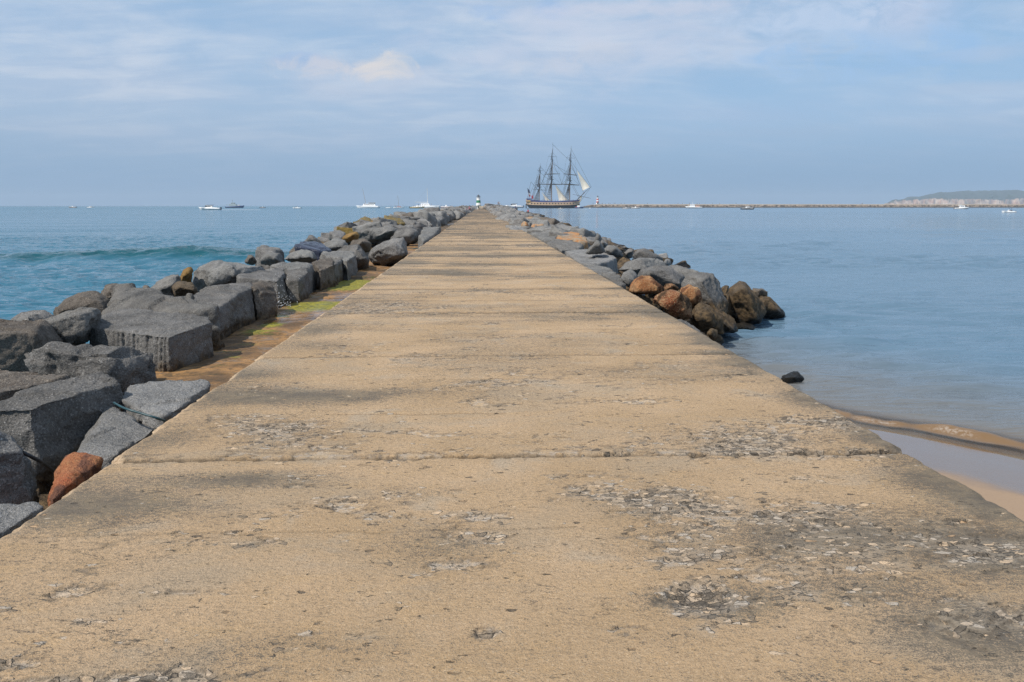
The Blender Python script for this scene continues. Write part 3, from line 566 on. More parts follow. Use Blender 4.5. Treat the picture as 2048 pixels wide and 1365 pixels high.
cr = t.m('ABSOLUTE', t.m('SUBTRACT', t.noise(t.scale(p, (1, 2.2, 1)), 1.5, 8, .6, .3), .5))
c = t.mix(t.m('MULTIPLY', t.ss(cr, .0045, .0015), t.ss(t.noise(p, .9, 2), .5, .6, 0, .8)), c, (.07, .06, .05))
c = t.mix(t.m('MULTIPLY', t.m('POWER', A['joint'], .75), t.ss(nf, .3, .5, .8, 1)), c, (.035, .028, .02))
c = t.mix(t.m('MULTIPLY', A['edge'], .8), c, t.mix(t.ss(nf, .4, .6), (.56, .42, .28), (.36, .25, .15)))  # worn left chamfer, its sunlit brightness put into the colour
hh = t.m('ADD', t.m('ADD', t.m('MULTIPLY', nf, 1.0), t.m('MULTIPLY', ng, .35)), t.m('ADD', t.m('ADD', t.m('MULTIPLY', sc, -.7), t.m('MULTIPLY', show, t.m('ADD', t.m('SUBTRACT', vcl[1], .6), t.ss(vd, .0, .10, -.5, 0)))), t.m('ADD', t.m('MULTIPLY', pit, -1.2), t.m('MULTIPLY', t.ss(ch, .64, .67), -.8))))
principled(t, c, .9, t.bump(hh, .95, .018), **{'Specular IOR Level': .3})
DECK = m
deck = link('pier_path', me, DECK); tag(deck, kind='structure')
# body of the wall beneath the deck surface
V = []; Fc = []
sides = []
n_r = len(ys)
sub = list(range(0, n_r, 2)) + [n_r - 1]
cw = xo.reshape(X.shape); cz = zz.reshape(X.shape)
VV = []; 
for i in sub:
    VV += [(cw[i, 0], ys[i], cz[i, 0]), (XL - .02, ys[i], -.6), (XL, ys[i], -1.9), (XR, ys[i], -1.9), (XR + .01, ys[i], -.6), (cw[i, -1], ys[i], cz[i, -1])]
for a in range(len(sub) - 1):
    for j in range(5): Fc.append((a * 6 + j, a * 6 + j + 1, a * 6 + 7 + j, a * 6 + 6 + j))
Fc.append(tuple(range(5, -1, -1))); Fc.append(tuple((len(sub) - 1) * 6 + j for j in range(6)))
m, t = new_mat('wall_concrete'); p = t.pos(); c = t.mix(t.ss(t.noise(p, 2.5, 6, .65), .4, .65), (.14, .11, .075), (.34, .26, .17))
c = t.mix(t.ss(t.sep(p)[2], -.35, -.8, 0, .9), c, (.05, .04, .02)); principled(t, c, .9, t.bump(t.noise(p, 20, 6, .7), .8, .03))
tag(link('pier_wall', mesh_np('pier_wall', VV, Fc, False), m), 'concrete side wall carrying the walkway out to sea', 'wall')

# ---- lower ledge on the sea side
ys2 = [8.3]
while ys2[-1] < 120: ys2.append(ys2[-1] + max(.04, ys2[-1] ** 2 / 3800))
ys2 = np.array(ys2); xs2 = np.concatenate([[-4.42, -4.40, -4.37], np.linspace(-4.35, -2.44, 50)])
X2, Y2 = np.meshgrid(xs2, ys2); x, y = X2.ravel(), Y2.ravel()
PER2 = 1.785; ph = (y - 1.2) / PER2; kk = np.floor(ph); fr = (ph - kk) * PER2
jd = np.minimum(fr, PER2 - fr) + .03 * fbm(xy(x * 3, y * 0), 3, 5)
steph = _h(kk.astype(int), kk.astype(int) * 0, kk.astype(int) * 0, 4) * .13 - .065
nn = fbm(xy(x * 1.6, y * 1.6), 4, 8)
j2 = np.exp(-(jd / np.maximum(.035, y * y / 9000)) ** 2)
z2 = -.5 + steph + .03 * nn - .05 * j2 - .02 * np.abs(fbm(xy(x * 5, y * 5), 3, 19)) - .5 * sstep(-4.34, -4.42, x)
moss = np.zeros(len(x))
for px, py, rx, ry, s in ((640, 610, 70, 11, 1.3), (700, 566, 60, 11, 1.3), (520, 660, 50, 6, .9), (620, 614, 50, 9, 1.2), (600, 606, 40, 6, .7), (690, 572, 45, 6, 1.3), (690, 561, 40, 6, 1.1), (545, 647, 30, 7, .9), (470, 702, 60, 5, .8), (560, 630, 30, 4, .8), (470, 717, 30, 5, .7), (500, 683, 45, 3, .6), (730, 545, 30, 3, .6), (760, 515, 40, 4, .8), (600, 590, 80, 3, .6), (820, 485, 25, 2, .7), (430, 735, 50, 4, .5)):
    c_ = P(px, py, -.5); a_ = P(px + rx, py, -.5); b_ = P(px, py - ry, -.5)
    moss = np.maximum(moss, s * np.exp(-((x - c_[0]) / (a_[0] - c_[0])) ** 2 - ((y - c_[1]) / (b_[1] - c_[1])) ** 2))
wet = sstep(.15, .45, fbm(xy(x * .8, y * .45), 3, 41) + .5 * np.exp(-((y - 19.5) / 2.2) ** 2))
me = grid_mesh('ledge', X2, Y2, z2.reshape(X2.shape)); add_attr(me, 'moss', np.clip(moss + .25 * j2 * (nn > 0), 0, 1.5)); add_attr(me, 'joint', j2); add_attr(me, 'wet', wet)
m, t = new_mat('mossy_ledge'); p = t.pos(); ps = t.scale(p, (1, 1.4, 1)); nf = t.noise(ps, 9, 7, .7); nb = t.noise(p, 1.3, 5, .6)
c = t.mix(t.ss(nb, .36, .62), (.11, .060, .024), (.33, .175, .060)); c = t.mix(t.ss(nf, .45, .65, 0, .8), c, (.055, .038, .018)); c = t.mix(t.ss(t.noise(p, 2.6, 5, .7, .5), .54, .66, 0, .7), c, (.13, .11, .095))  # dark blotches: damp plus shadows on the ledge put into the colour
mo = t.ss(t.m('ADD', t.attr('moss'), t.m('MULTIPLY', t.m('SUBTRACT', nf, .5), 1.6)), .42, .75)
c = t.mix(t.m('MULTIPLY', mo, .95), c, t.mix(t.ss(nf, .4, .62), (.27, .245, .012), (.085, .085, .010)))
c = t.mix(t.m('MULTIPLY', t.attr('joint'), .85), c, (.025, .022, .01))
w = t.attr('wet'); principled(t, c, t.m('SUBTRACT', .8, t.m('MULTIPLY', w, .62)), t.bump(nf, t.m('SUBTRACT', .8, t.m('MULTIPLY', w, .6)), .03))
tag(link('ledge_path', me, m), kind='structure')

# ---- beach
SO = np.array([4.90, 8.85]); SN = np.array([.79, .61]); SD = np.array([.61, -.79])
def shore_s(x, y):
    a = (x - SO[0]) * SD[0] + (y - SO[1]) * SD[1]
    return (x - SO[0]) * SN[0] + (y - SO[1]) * SN[1] - .05 * np.sin(a * 2.1 + .4) - .10 * np.sin(a * .6) - .02 * np.clip(a, -6, 0) ** 2 + 1.2 * np.clip(y - 15, 0, 400)
xs3 = np.linspace(2.86, 26, 230); ys3 = np.linspace(-9, 20, 260); X3, Y3 = np.meshgrid(xs3, ys3); s3 = shore_s(X3.ravel(), Y3.ravel())
z3 = SEA - np.where(s3 > 0, s3 * .11, s3 * .055) + .008 * fbm(xy(X3.ravel() * 1.2, Y3.ravel() * 1.2), 3, 2) - .004
me = grid_mesh('beach', X3, Y3, z3.reshape(X3.shape)); add_attr(me, 's', s3)
m, t = new_mat('wet_sand'); p = t.pos(); s_ = t.m('ADD', t.attr('s'), t.m('MULTIPLY', t.m('SUBTRACT', t.noise(p, 2, 4), .5), .5))
dry = t.ss(s_, -1.15, -1.6); c = t.mix(dry, (.17, .118, .082), (.30, .20, .12)); c = t.mix(t.ss(t.noise(p, 60, 4, .7), .5, .7, 0, .3), c, (.1, .07, .05))
principled(t, c, t.m('ADD', .12, t.m('MULTIPLY', dry, .6)), t.bump(t.noise(p, 25, 5, .6), .12, .01), **{'Specular IOR Level': .7})
tag(link('beach_sand', me, m), kind='structure')

# ================================================================== WATER
def sea_grid(name, xs, ys, bottom=False):
    Xg, Yw = np.meshgrid(xs, ys); x, y = Xg.ravel(), Yw.ravel(); left = sstep(1, -1, x)
    dist = np.hypot(x, y); fade = sstep(120, 60, dist)
    rot = (x * .85 + y * .53, -x * .53 + y * .85)
    h = left * fade * (.07 * fbm(xy(x * .5, y * .8), 3, 71) + .17 * (.35 - np.abs(fbm(xy(rot[0] * .8, rot[1] * 1.5), 3, 72)) * 1.6))
    h += (1 - left) * fade * (.085 * fbm(xy(x * .35, y * .9), 3, 73) + .085 * fbm(xy(x * .7, y * 2.2), 3, 74) + .09 * np.clip(vnoise(xy(x * .30, y * 1.5), 76) - .35, 0, 1)) * (.35 + 1.1 * sstep(-.3, .35, fbm(xy(x * .07, y * .16), 3, 75))) * sstep(.1, 2.5, shore_s(x, y))
    # swell wall running in from the open sea (left)
    yc = 39.2 + (x + 16.8) * .25 + .9 * np.sin(x * .22) ; d = y - yc
    prof = np.where(d < 0, np.exp(-(d / 1.9) ** 2), np.exp(-(d / 4.5) ** 2))
    h += left * .62 * prof * sstep(-90, -40, x) * (.85 + .35 * np.sin(x * .35 + 1)) * (.8 + .25 * fbm(xy(x * .3, y * 0), 2, 5))
    yc2 = 66 + (x + 30) * .18; h += left * .16 * np.exp(-((y - yc2) / 4) ** 2)
    # small shore roller (right)
    s = shore_s(x, y); a = (x - SO[0]) * SD[0] + (y - SO[1]) * SD[1]
    sc_ = .46 + .05 * np.sin(a * 2.6) + .03 * np.sin(a * 6.3 + 1); dd = s - sc_
    amp = np.clip(.032 + .016 * np.sin(a * 3.1) + .035 * fbm(xy(a * 3, a * 0), 3, 6), .008, .2)
    roll = np.where(dd < 0, np.exp(-(dd / .06) ** 2), np.exp(-(dd / .26) ** 2)); h += (1 - left) * amp * roll
    d3 = s - 2.3 - .2 * np.sin(a * 1.3); h += (1 - left) * .035 * np.exp(-(d3 / .35) ** 2) * sstep(7, 3, np.abs(a)); d4 = s - 4.4 - .3 * np.sin(a * .9 + 1); h += (1 - left) * .022 * np.exp(-(d4 / .5) ** 2)
    depth = np.where(x > 2.5, np.maximum(s, 0) * .11 + .004, 3.0)
    z = SEA + h; z = np.where((x > 2.5) & (s < 0), SEA - .06 * 0 + np.minimum(0, s * .5), z)
    me = grid_mesh(name, Xg, Yw, z.reshape(Xg.shape)); add_attr(me, 'depth', depth); add_attr(me, 'left', left)
    add_attr(me, 'foam', .30 * (1 - left) * np.exp(-((dd + .05) / .035) ** 2) * sstep(-.1, .5, fbm(xy(a * 2.2, s * 4), 3, 8) + .15))
    add_attr(me, 'roll', (1 - left) * np.exp(-((dd + .05) / .13) ** 2) * amp / .035); add_attr(me, 'wave', left * prof)
    return me
def seg(a, b, n): return np.linspace(a, b, n, endpoint=False)
wx = np.concatenate([[-9000, -4000, -2000, -1000, -500, -250], seg(-160, -60, 60), seg(-60, -3.2, 330), seg(-3.2, 2.9, 8), seg(2.9, 9, 190), seg(9, 24, 120), seg(24, 60, 60), [60, 80, 110, 160, 300, 600, 1200, 2500, 5000, 9000]])
wy = [-40., -20., -8., 0., 3.]
while wy[-1] < 130: wy.append(wy[-1] + (.04 if wy[-1] < 12 else max(.06, wy[-1] ** 2 / 6500)))
wy = np.concatenate([wy, [140, 160, 200, 300, 450, 700, 1100, 1800, 3000, 5000, 9000]])
me = sea_grid('sea', wx, wy)
m, t = new_mat('sea_water'); p = t.pos(); L_ = t.attr('left'); dep = t.attr('depth')
sx = t.sep(p); dist = t.m('SQRT', t.m('ADD', t.m('POWER', sx[0], 2.0), t.m('POWER', sx[1], 2.0)))
w1 = t.noise(t.scale(p, (.8, 1.7, 1)), 1.7, 3, .5, .6); w2 = t.noise(t.scale(p, (1, 1.6, 1)), 7.5, 4, .6, .3); w3 = t.noise(t.scale(p, (.35, 1, 1)), .16, 5, .62, .4)
rp = t.noise(t.scale(p, (.6, 2.3, 1)), 2.4, 5, .55, .5); rp2 = t.noise(t.scale(p, (.8, 2.2, 1)), 10, 3, .5)
patch = t.noise(t.scale(p, (.25, 1, 1)), .035, 5, .6, .3)
hl = t.m('ADD', t.m('MULTIPLY', w1, .20), t.m('ADD', t.m('MULTIPLY', w2, .014), t.m('MULTIPLY', w3, 1.0)))
hl = t.m('MULTIPLY', hl, t.ss(t.noise(t.scale(p, (.35, 1, 1)), .09, 4, .6), .34, .66, .45, 1.25))
hr = t.m('MULTIPLY', t.m('ADD', t.m('MULTIPLY', rp, .10), t.m('ADD', t.m('MULTIPLY', rp2, .008), t.m('MULTIPLY', w3, .35))), t.ss(patch, .3, .7, .55, 1.5))
hr = t.m('MULTIPLY', hr, t.ss(dep, .0, .16, .06, .85))
h = t.m('ADD', t.m('MULTIPLY', hl, L_), t.m('MULTIPLY', hr, t.m('SUBTRACT', 1.0, L_)))
nor = t.bump(h, 1.0, 1.0)
base = t.mix(L_, (.090, .158, .222), (.030, .120, .180))
base = t.mix(t.ss(t.attr('wave'), .25, .8, 0, .8), base, (.003, .060, .072))
shal = t.ss(dep, .75, .02); base = t.mix(t.m('MULTIPLY', shal, .75), base, (.15, .115, .075))
base = t.mix(t.ss(dep, .13, .03, 0, .92), base, (.19, .13, .085))
base = t.mix(t.ss(t.attr('roll'), .25, .95, 0, .75), base, (.20, .118, .052))  # amber of thin backlit water painted into the roller
fn = t.m('MULTIPLY', t.attr('foam'), t.ss(t.noise(p, 28, 4, .6), .4, .6)); base = t.mix(fn, base, (.75, .72, .68))
b = t.node('ShaderNodeBsdfPrincipled', {'Base Color': base, 'Roughness': t.m('ADD', t.m('ADD', .06, t.m('MULTIPLY', fn, .5)), t.ss(dist, 60, 900, 0, .16)), 'IOR': 1.33, 'Normal': nor})
tr = t.node('ShaderNodeBsdfTransparent', {'Color': (.95, .88, .75)})
ms = t.node('ShaderNodeMixShader'); t.put(ms.inputs[0], t.m('MULTIPLY', t.ss(dep, .12, .03, 0, .88), t.m('SUBTRACT', 1.0, t.ss(t.attr('roll'), .2, .8, 0, .8))))
t.l.new(b.outputs[0], ms.inputs[1]); t.l.new(tr.outputs[0], ms.inputs[2]); t.l.new(ms.outputs[0], t.out.inputs[0])
tag(link('sea', me, m), kind='structure')
#INSERT
# ================================================================== SKY AND LIGHT
SUN_EL = R(50); sun_dir = Vector((-.80, -.60, 0)).normalized() * math.cos(SUN_EL) + Vector((0, 0, math.sin(SUN_EL)))
sl = bpy.data.lights.new('sun', 'SUN'); sl.energy = 5.0; sl.angle = R(.6); sl.color = (1, .93, .83)
so = bpy.data.objects.new('sun', sl); COL.objects.link(so); so.rotation_euler = sun_dir.to_track_quat('Z', 'Y').to_euler()
w = bpy.data.worlds.new("World"); S.world = w; w.use_nodes = True; t = NT(w.node_tree); t.n.clear()
out = t.n.new('ShaderNodeOutputWorld'); bg = t.node('ShaderNodeBackground', {'Strength': .1}); t.l.new(bg.outputs[0], out.inputs[0])
sky = t.node('ShaderNodeTexSky', sky_type='NISHITA'); sky.sun_disc = False; sky.sun_elevation = SUN_EL
sky.sun_rotation = math.atan2(sun_dir.x, sun_dir.y); sky.air_density = 1.0; sky.dust_density = .7; sky.ozone_density = 1.5
d = t.node('ShaderNodeTexCoord').outputs['Generated']; dx, dy, dz = t.sep(d)
el = t.m('ARCSINE', dz); az = t.m('ARCTAN2', dx, dy)
K = 10.0
def C(r, g, b): return (r * K, g * K, b * K)
c = sky.outputs[0]
# thin high veil, in perspective
q = t.node('ShaderNodeCombineXYZ', {'X': t.m('DIVIDE', dx, t.m('ADD', dz, .16)), 'Y': t.m('DIVIDE', dy, t.m('ADD', dz, .16)), 'Z': 0.0}).outputs[0]
v1 = t.noise(t.scale(q, (.55, 1.0, 1)), 1.0, 7, .58, .8); v2 = t.noise(t.scale(q, (1.0, 1.6, 1)), 2.6, 6, .6, .5); v3 = t.noise(t.scale(q, (.3, 1.3, 1)), 5.0, 6, .6, .3)
def pxdir(px, py):
    v = ray(px, py); v = v / np.linalg.norm(v); return math.atan2(v[0], v[1]), math.asin(v[2])
def blob(px, py, rx, ry, wob=.0):
    a0, e0 = pxdir(px, py); sa = rx / F; se = ry / F
    u = t.m('DIVIDE', t.m('SUBTRACT', az, a0), sa); v = t.m('DIVIDE', t.m('SUBTRACT', el, e0), se)
    r2 = t.m('ADD', t.m('MULTIPLY', u, u), t.m('MULTIPLY', v, v)); return t.m('SUBTRACT', 1.0, r2)
clear = t.m('MAXIMUM', t.ss(blob(1900, 250, 620, 200), -.9, .9), t.ss(blob(1230, 60, 0.1 + 260, 90), 0, 1, 0, .0))
veil = t.m('SUBTRACT', t.m('ADD', .70, t.m('MULTIPLY', t.m('SUBTRACT', v1, .5), 2.4)), t.m('MULTIPLY', clear, .42))
veil = t.m('ADD', veil, t.m('MULTIPLY', t.m('SUBTRACT', v2, .5), .7), clamp=True)
clearblue = C(.300, .520, .800)
c = t.mix(.72, c, clearblue)
veilc = t.mix(t.ss(t.m('ADD', t.m('MULTIPLY', v2, .6), t.m('MULTIPLY', v3, .4)), .40, .62), C(.445, .565, .745), C(.62, .695, .815))
c = t.mix(t.m('MULTIPLY', veil, .90), c, veilc)
# warm bright cumulus and paler streaks, each a cloud of its own
a_, e_ = pxdir(700, 140)
cw_ = t.node('ShaderNodeCombineXYZ', {'X': az, 'Y': el, 'Z': 0.0}).outputs[0]
n5 = t.noise(t.scale(cw_, (1, 1.8, 1)), 22, 7, .6, .6); n6 = t.noise(t.scale(cw_, (1, 3, 1)), 9, 6, .6, .5)
def cloud(px, py, rx, ry, lo, hi, k, col, n, s):
    global c
    f = t.ss(t.m('ADD', blob(px, py, rx, ry), t.m('MULTIPLY', t.m('SUBTRACT', n, .5), s)), lo, hi, 0, k); c = t.mix(f, c, col)
cloud(610, 122, 60, 18, 0, .9, .55, C(.27, .46, .76), n5, 3)
cloud(1105, 20, 45, 22, 0, 1.2, .6, C(.26, .47, .80), n5, 3)
cloud(990, 25, 60, 18, 0, 1.2, .5, C(.27, .47, .79), n5, 3)
cloud(740, 160, 190, 50, -.2, 1.8, .45, C(.54, .60, .74), n6, 4)
cloud(670, 138, 100, 26, -.4, 1.6, .70, C(.70, .69, .74), n5, 6.5)
cloud(770, 132, 58, 28, -.5, 1.8, .75, C(.80, .75, .72), n5, 6.5)
cloud(1180, 80, 330, 85, -.6, 1.8, .70, C(.60, .66, .80), n6, 6)
cloud(1290, 18, 200, 16, -.2, 1.0, .5, C(.64, .67, .79), n5, 4)
cloud(1200, 110, 75, 26, -.2, 1.2, .5, C(.62, .66, .76), n5, 4)
cloud(1085, 135, 80, 22, -.2, 1.2, .5, C(.62, .66, .76), n5, 4)
cloud(1830, 40, 90, 50, -.4, 1.4, .85, C(.52, .60, .77), n5, 4.5)
cloud(1700, 75, 240, 60, -.3, 1.6, .45, C(.52, .65, .85), n5, 7)
cloud(1760, 110, 200, 45, -.2, 1.4, .6, C(.30, .52, .81), n5, 4)
cloud(1620, 110, 90, 30, -.2, 1.4, .45, C(.30, .52, .81), n5, 4)
cloud(1900, 70, 60, 70, -.2, 1.4, .5, C(.30, .52, .81), n5, 4)
cloud(1620, 30, 150, 30, -.3, 1.4, .6, C(.55, .66, .84), n5, 6)
cloud(1990, 105, 110, 16, -.3, 1.3, .5, C(.47, .58, .76), n6, 3)
cloud(1980, 175, 140, 13, -.3, 1.3, .55, C(.50, .59, .74), n6, 3)
cloud(1880, 255, 330, 20, -.3, 1.6, .5, C(.44, .55, .70), n6, 3)
cloud(1500, 225, 180, 22, -.3, 1.6, .35, C(.46, .55, .75), n6, 3)
cloud(1350, 275, 260, 18, -.3, 1.6, .35, C(.44, .54, .70), n6, 3)
# haze bank above the horizon
hz = t.ss(el, .20, .0, 0, 1)
wob = t.m('MULTIPLY', t.m('SUBTRACT', t.noise(t.scale(cw_, (1, 6, 1)), 4, 6, .6), .5), .35)
hzf = t.m('ADD', hz, t.m('MULTIPLY', wob, t.m('MULTIPLY', hz, t.m('SUBTRACT', 1.0, hz))), clamp=True)
hcol = t.mix(t.ss(az, -.45, .45), t.mix(t.ss(el, .16, .02), C(.465, .560, .700), C(.262, .405, .590)), t.mix(t.ss(el, .14, .02), C(.385, .530, .740), C(.240, .390, .585)))
c = t.mix(t.m('MULTIPLY', hzf, .93), c, hcol)
t.l.new(c, bg.inputs[0])
S.view_settings.view_transform = 'Standard'; S.view_settings.look = 'None'; S.view_settings.exposure = 0; S.view_settings.gamma = 1
S.cycles.use_denoising = True; S.cycles.denoising_prefilter = 'NONE'; S.cycles.sample_clamp_direct = 3.0; S.cycles.blur_glossy = 1.0; S.cycles.max_bounces = 6; S.cycles.transparent_max_bounces = 8; S.cycles.volume_bounces = 0
S.cycles.sample_clamp_indirect = 2

# haze: one closed box round everything
hb = MB(); hb.box((0, 0, 0), (2, 2, 2)); 
m, t = new_mat('haze_air'); v = t.node('ShaderNodeVolumePrincipled', {'Color': (.60, .75, .92), 'Density': 1.35e-4, 'Anisotropy': 0.0}); t.l.new(v.outputs[0], t.out.inputs[1])
hz_o = hb.build('haze', m); hz_o.scale = (9500, 9500, 64); hz_o.location = (0, 0, 57); tag(hz_o, 'pale blue sea haze in the far air', 'haze', kind='stuff')

# ================================================================== LIGHTHOUSES
def at(px, dist, z=SEA):
    p = PY(px, 411.5, dist); return (p[0], dist, z)
def lighthouse(px, dist, zb, H, rb, rt_, bands, stripe, label, base_r):
    o = empty('lighthouse', at(px, dist, zb)); tag(o, label, 'lighthouse')
    WH = paint((.78, .77, .74), .6, .08); SC = paint(stripe, .6, .1)
    MB().lathe([(base_r, 0), (base_r, .06 * H), (base_r * .92, .075 * H)], 28).build('plinth', paint((.42, .37, .30), .85, .2), o)
    z0, z1 = .075 * H, .80 * H; k = len(bands); bodyp = lambda z: rb + (rt_ - rb) * (z - z0) / (z1 - z0)
    for i, b in enumerate(bands):
        a = z0 + (z1 - z0) * i / k; e = z0 + (z1 - z0) * (i + 1) / k
        MB().lathe([(bodyp(a), a), (bodyp(e), e)], 32).build('tower_band', SC if b else WH, o)
    MB().box((0, -rb * .98, .075 * H + .10 * H), (.16 * H, .10, .2 * H), bevel=.02).build('door', paint((.08, .10, .09), .5), o)
    MB().lathe([(rt_ * .9, z1), (rt_ * 1.35, z1 + .01 * H), (rt_ * 1.38, z1 + .03 * H), (rt_ * 1.0, z1 + .032 * H)], 28).build('gallery', WH, o)
    r_ = MB()
    for j in range(14):
        a = j / 14 * 6.283; r_.tube((rt_ * 1.3 * math.cos(a), rt_ * 1.3 * math.sin(a), z1 + .03 * H), (rt_ * 1.3 * math.cos(a), rt_ * 1.3 * math.sin(a), z1 + .09 * H), .025, n=5)
        b = (j + 1) / 14 * 6.283; r_.tube((rt_ * 1.3 * math.cos(a), rt_ * 1.3 * math.sin(a), z1 + .09 * H), (rt_ * 1.3 * math.cos(b), rt_ * 1.3 * math.sin(b), z1 + .09 * H), .025, n=5)
    r_.build('railing', paint((.05, .05, .06), .5), o)
    la = MB().lathe([(rt_ * .72, z1 + .03 * H), (rt_ * .72, z1 + .13 * H)], 16).build('lantern_room', paint((.10, .12, .14), .2), o)
    MB().lathe([(rt_ * .85, z1 + .13 * H), (rt_ * .5, z1 + .165 * H), (.08, z1 + .185 * H), (.05, z1 + .22 * H)], 16).build('lantern_roof', paint((.07, .07, .08), .4), la)
    return o
lighthouse(957, 372, -.05, 6.6, 1.28, .78, (1, 0, 1, 0, 1, 0)[0:5] if False else (1, 0, 1, 0), (.015, .17, .07), 'green and white banded lighthouse at the end of the pier', 1.75)
lighthouse(1195, 978, 2.6, 11.0, 1.75, 1.05, (0, 1, 0, 1, 0), (.50, .045, .03), 'red and white banded lighthouse at the tip of the far breakwater', 2.6)
# low white hut beside the green light
o = empty('utility_hut', at(951, 368, -.05)); tag(o, 'small white flat roofed hut left of the green and white lighthouse', 'hut')
MB().box((0, 0, .75), (2.0, 2.0, 1.5), bevel=.04).build('wall', paint((.76, .76, .74), .7), o); MB().box((0, 0, 1.56), (2.3, 2.3, .12), bevel=.02).build('roof', paint((.6, .6, .58), .7), o)
MB().box((.2, -1.02, .6), (.6, .05, 1.2)).build('door', paint((.16, .18, .2), .5), o); MB().box((-.6, -1.02, .95), (.4, .05, .4)).build('window', paint((.04, .05, .06), .2), o)
for px, dd, z, s, lb in ((963, 370, .5, 2.2, 'cream coloured rough block right of the green and white lighthouse'), (974.5, 372, 1.2, 2.0, 'pale stone block standing up on the heap right of the green lighthouse')):
    me = PROT[3].copy() if s > 2.1 else PROT[6].copy(); me.materials.clear(); o = link('stone_block', me, paint((.50, .42, .32), .9, .3, 1.0), loc=at(px, dd, z)); o.scale = (s, s, s * 1.1); tag(o, lb, 'stone block')
for px, dd, z, s, rz, lb in ((985, 335, .85, 4.2, .3, 'huge grey boulder where the walkway ends, beside the lighthouse'), (1003, 330, .7, 3.8, 1.2, 'long grey boulder on the heap at the pier head'), (1020, 320, -.55, 4.2, 2.0, 'wide dark boulder below the white speedboat'), (1000, 240, -.3, 2.9, .9, 'pale blocky boulder near the far end of the walkway')):
    me = PROT[(int(px)) % 12].copy(); me.materials.clear(); o = link('boulder', me, RMID, loc=at(px, dd, z)); o.scale = (s, s * .9, s * .62); o.rotation_euler = (0, .1, rz); tag(o, lb, 'boulder', 'armour boulders along the pier')

# ================================================================== FAR BREAKWATER, COAST
def strip(name, xa, xb, yc, half, ztop, n, seed, rgh, ends=True):
    xs_ = np.linspace(xa, xb, n); vs_ = np.linspace(-1, 1, 15); Xs, Vv = np.meshgrid(xs_, vs_)
    Ys = yc + Vv * half; prof = np.clip((1 - np.abs(Vv)) * 1.75, 0, 1)
    e = sstep(0, 14, Xs - xa) * .55 + .45 if ends else 1
    nz = fbm(xy(Xs.ravel() * rgh, Ys.ravel() * rgh), 3, seed).reshape(Xs.shape); nq = vnoise(xy(Xs.ravel() * rgh * 2.3, Ys.ravel() * rgh * 2.3), seed + 4).reshape(Xs.shape)
    Zs = SEA - 1 + (ztop - SEA + 1) * prof * e + (nz * 1.1 + nq * .5) * (prof < .99) * 1.0
    return grid_mesh(name, Xs, Ys, Zs)
xa = at(1164, 985)[0]
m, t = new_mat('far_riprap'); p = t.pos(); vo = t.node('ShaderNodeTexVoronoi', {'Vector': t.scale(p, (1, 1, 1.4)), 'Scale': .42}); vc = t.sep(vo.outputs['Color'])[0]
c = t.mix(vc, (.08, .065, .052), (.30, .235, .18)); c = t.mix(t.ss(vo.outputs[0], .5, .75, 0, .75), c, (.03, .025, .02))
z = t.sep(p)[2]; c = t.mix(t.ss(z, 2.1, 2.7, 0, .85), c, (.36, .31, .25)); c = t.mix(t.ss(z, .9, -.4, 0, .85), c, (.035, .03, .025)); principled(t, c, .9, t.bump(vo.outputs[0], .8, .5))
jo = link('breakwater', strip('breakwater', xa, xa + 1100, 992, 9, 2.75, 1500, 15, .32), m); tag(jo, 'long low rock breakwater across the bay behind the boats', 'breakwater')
MB().box((xa + 18 + 541, 992, 3.05), (1080, 4.2, .5), bevel=.05).build('walkway_slab', paint((.46, .41, .33), .85, .15, .05), jo)
# coast
D0 = 4500.0
prof = [(1768, 408), (1776, 405), (1784, 401.5), (1790, 399.5), (1797, 400.5), (1806, 398), (1813, 394.5), (1822, 394), (1838, 394), (1848, 391), (1858, 388.5), (1868, 387), (1880, 384.5), (1892, 385), (1905, 384), (1920, 383), (1934, 381), (1960, 381.5), (1990, 380), (2020, 380.5), (2060, 381), (2150, 378), (2300, 376), (2500, 379), (2700, 386)]
cx_ = np.array([at(a, D0)[0] for a, b in prof]); ch_ = np.array([PY(a, b, D0)[2] for a, b in prof]) - SEA
nx = 520; xs_ = np.linspace(cx_[0], cx_[-1], nx); vv = np.concatenate([np.linspace(0, .12, 26), np.linspace(.13, 1, 30)]); Xs, Vv = np.meshgrid(xs_, vv)
top = np.interp(Xs.ravel(), cx_, ch_).reshape(Xs.shape) + 6 * fbm(xy(Xs.ravel() * .02, Xs.ravel() * 0 + 5), 4, 10).reshape(Xs.shape); cliffh = np.minimum(top * .97, 39 + 8 * fbm(xy(Xs.ravel() * .012, Xs.ravel() * 0), 3, 9).reshape(Xs.shape))
gul = fbm(xy(Xs.ravel() * .028, Xs.ravel() * 0 + 2), 4, 12).reshape(Xs.shape)
Ys = D0 + Vv * 900 + gul * 80 * (1 - sstep(.0, .25, Vv)) + 14 * fbm(xy(Xs.ravel() * .09, Vv.ravel() * 9), 3, 14).reshape(Xs.shape) * (Vv < .2)
f1 = sstep(0, .055, Vv); Zs = SEA - 2 + 2 * f1 + cliffh * f1 ** .8 + (top - cliffh) * sstep(.06, .75, Vv) + 2.2 * fbm(xy(Xs.ravel() * .05, Ys.ravel() * .05), 4, 15).reshape(Xs.shape) * f1 + 3 * fbm(xy(Xs.ravel() * .03, Vv.ravel() * 40), 3, 16).reshape(Xs.shape) * f1 * (1 - sstep(.1, .2, Vv))
m, t = new_mat('sea_cliff'); p = t.pos(); g = t.node('ShaderNodeNewGeometry').outputs['Normal']; zz_ = t.sep(p)[2]
c = t.mix(t.ss(t.noise(t.scale(p, (1, .4, 1.6)), .028, 6, .6), .36, .64), (.37, .22, .145), (.52, .41, .32)); c = t.mix(t.ss(t.noise(p, .02, 5, .7), .52, .66, 0, .75), c, (.16, .14, .08))
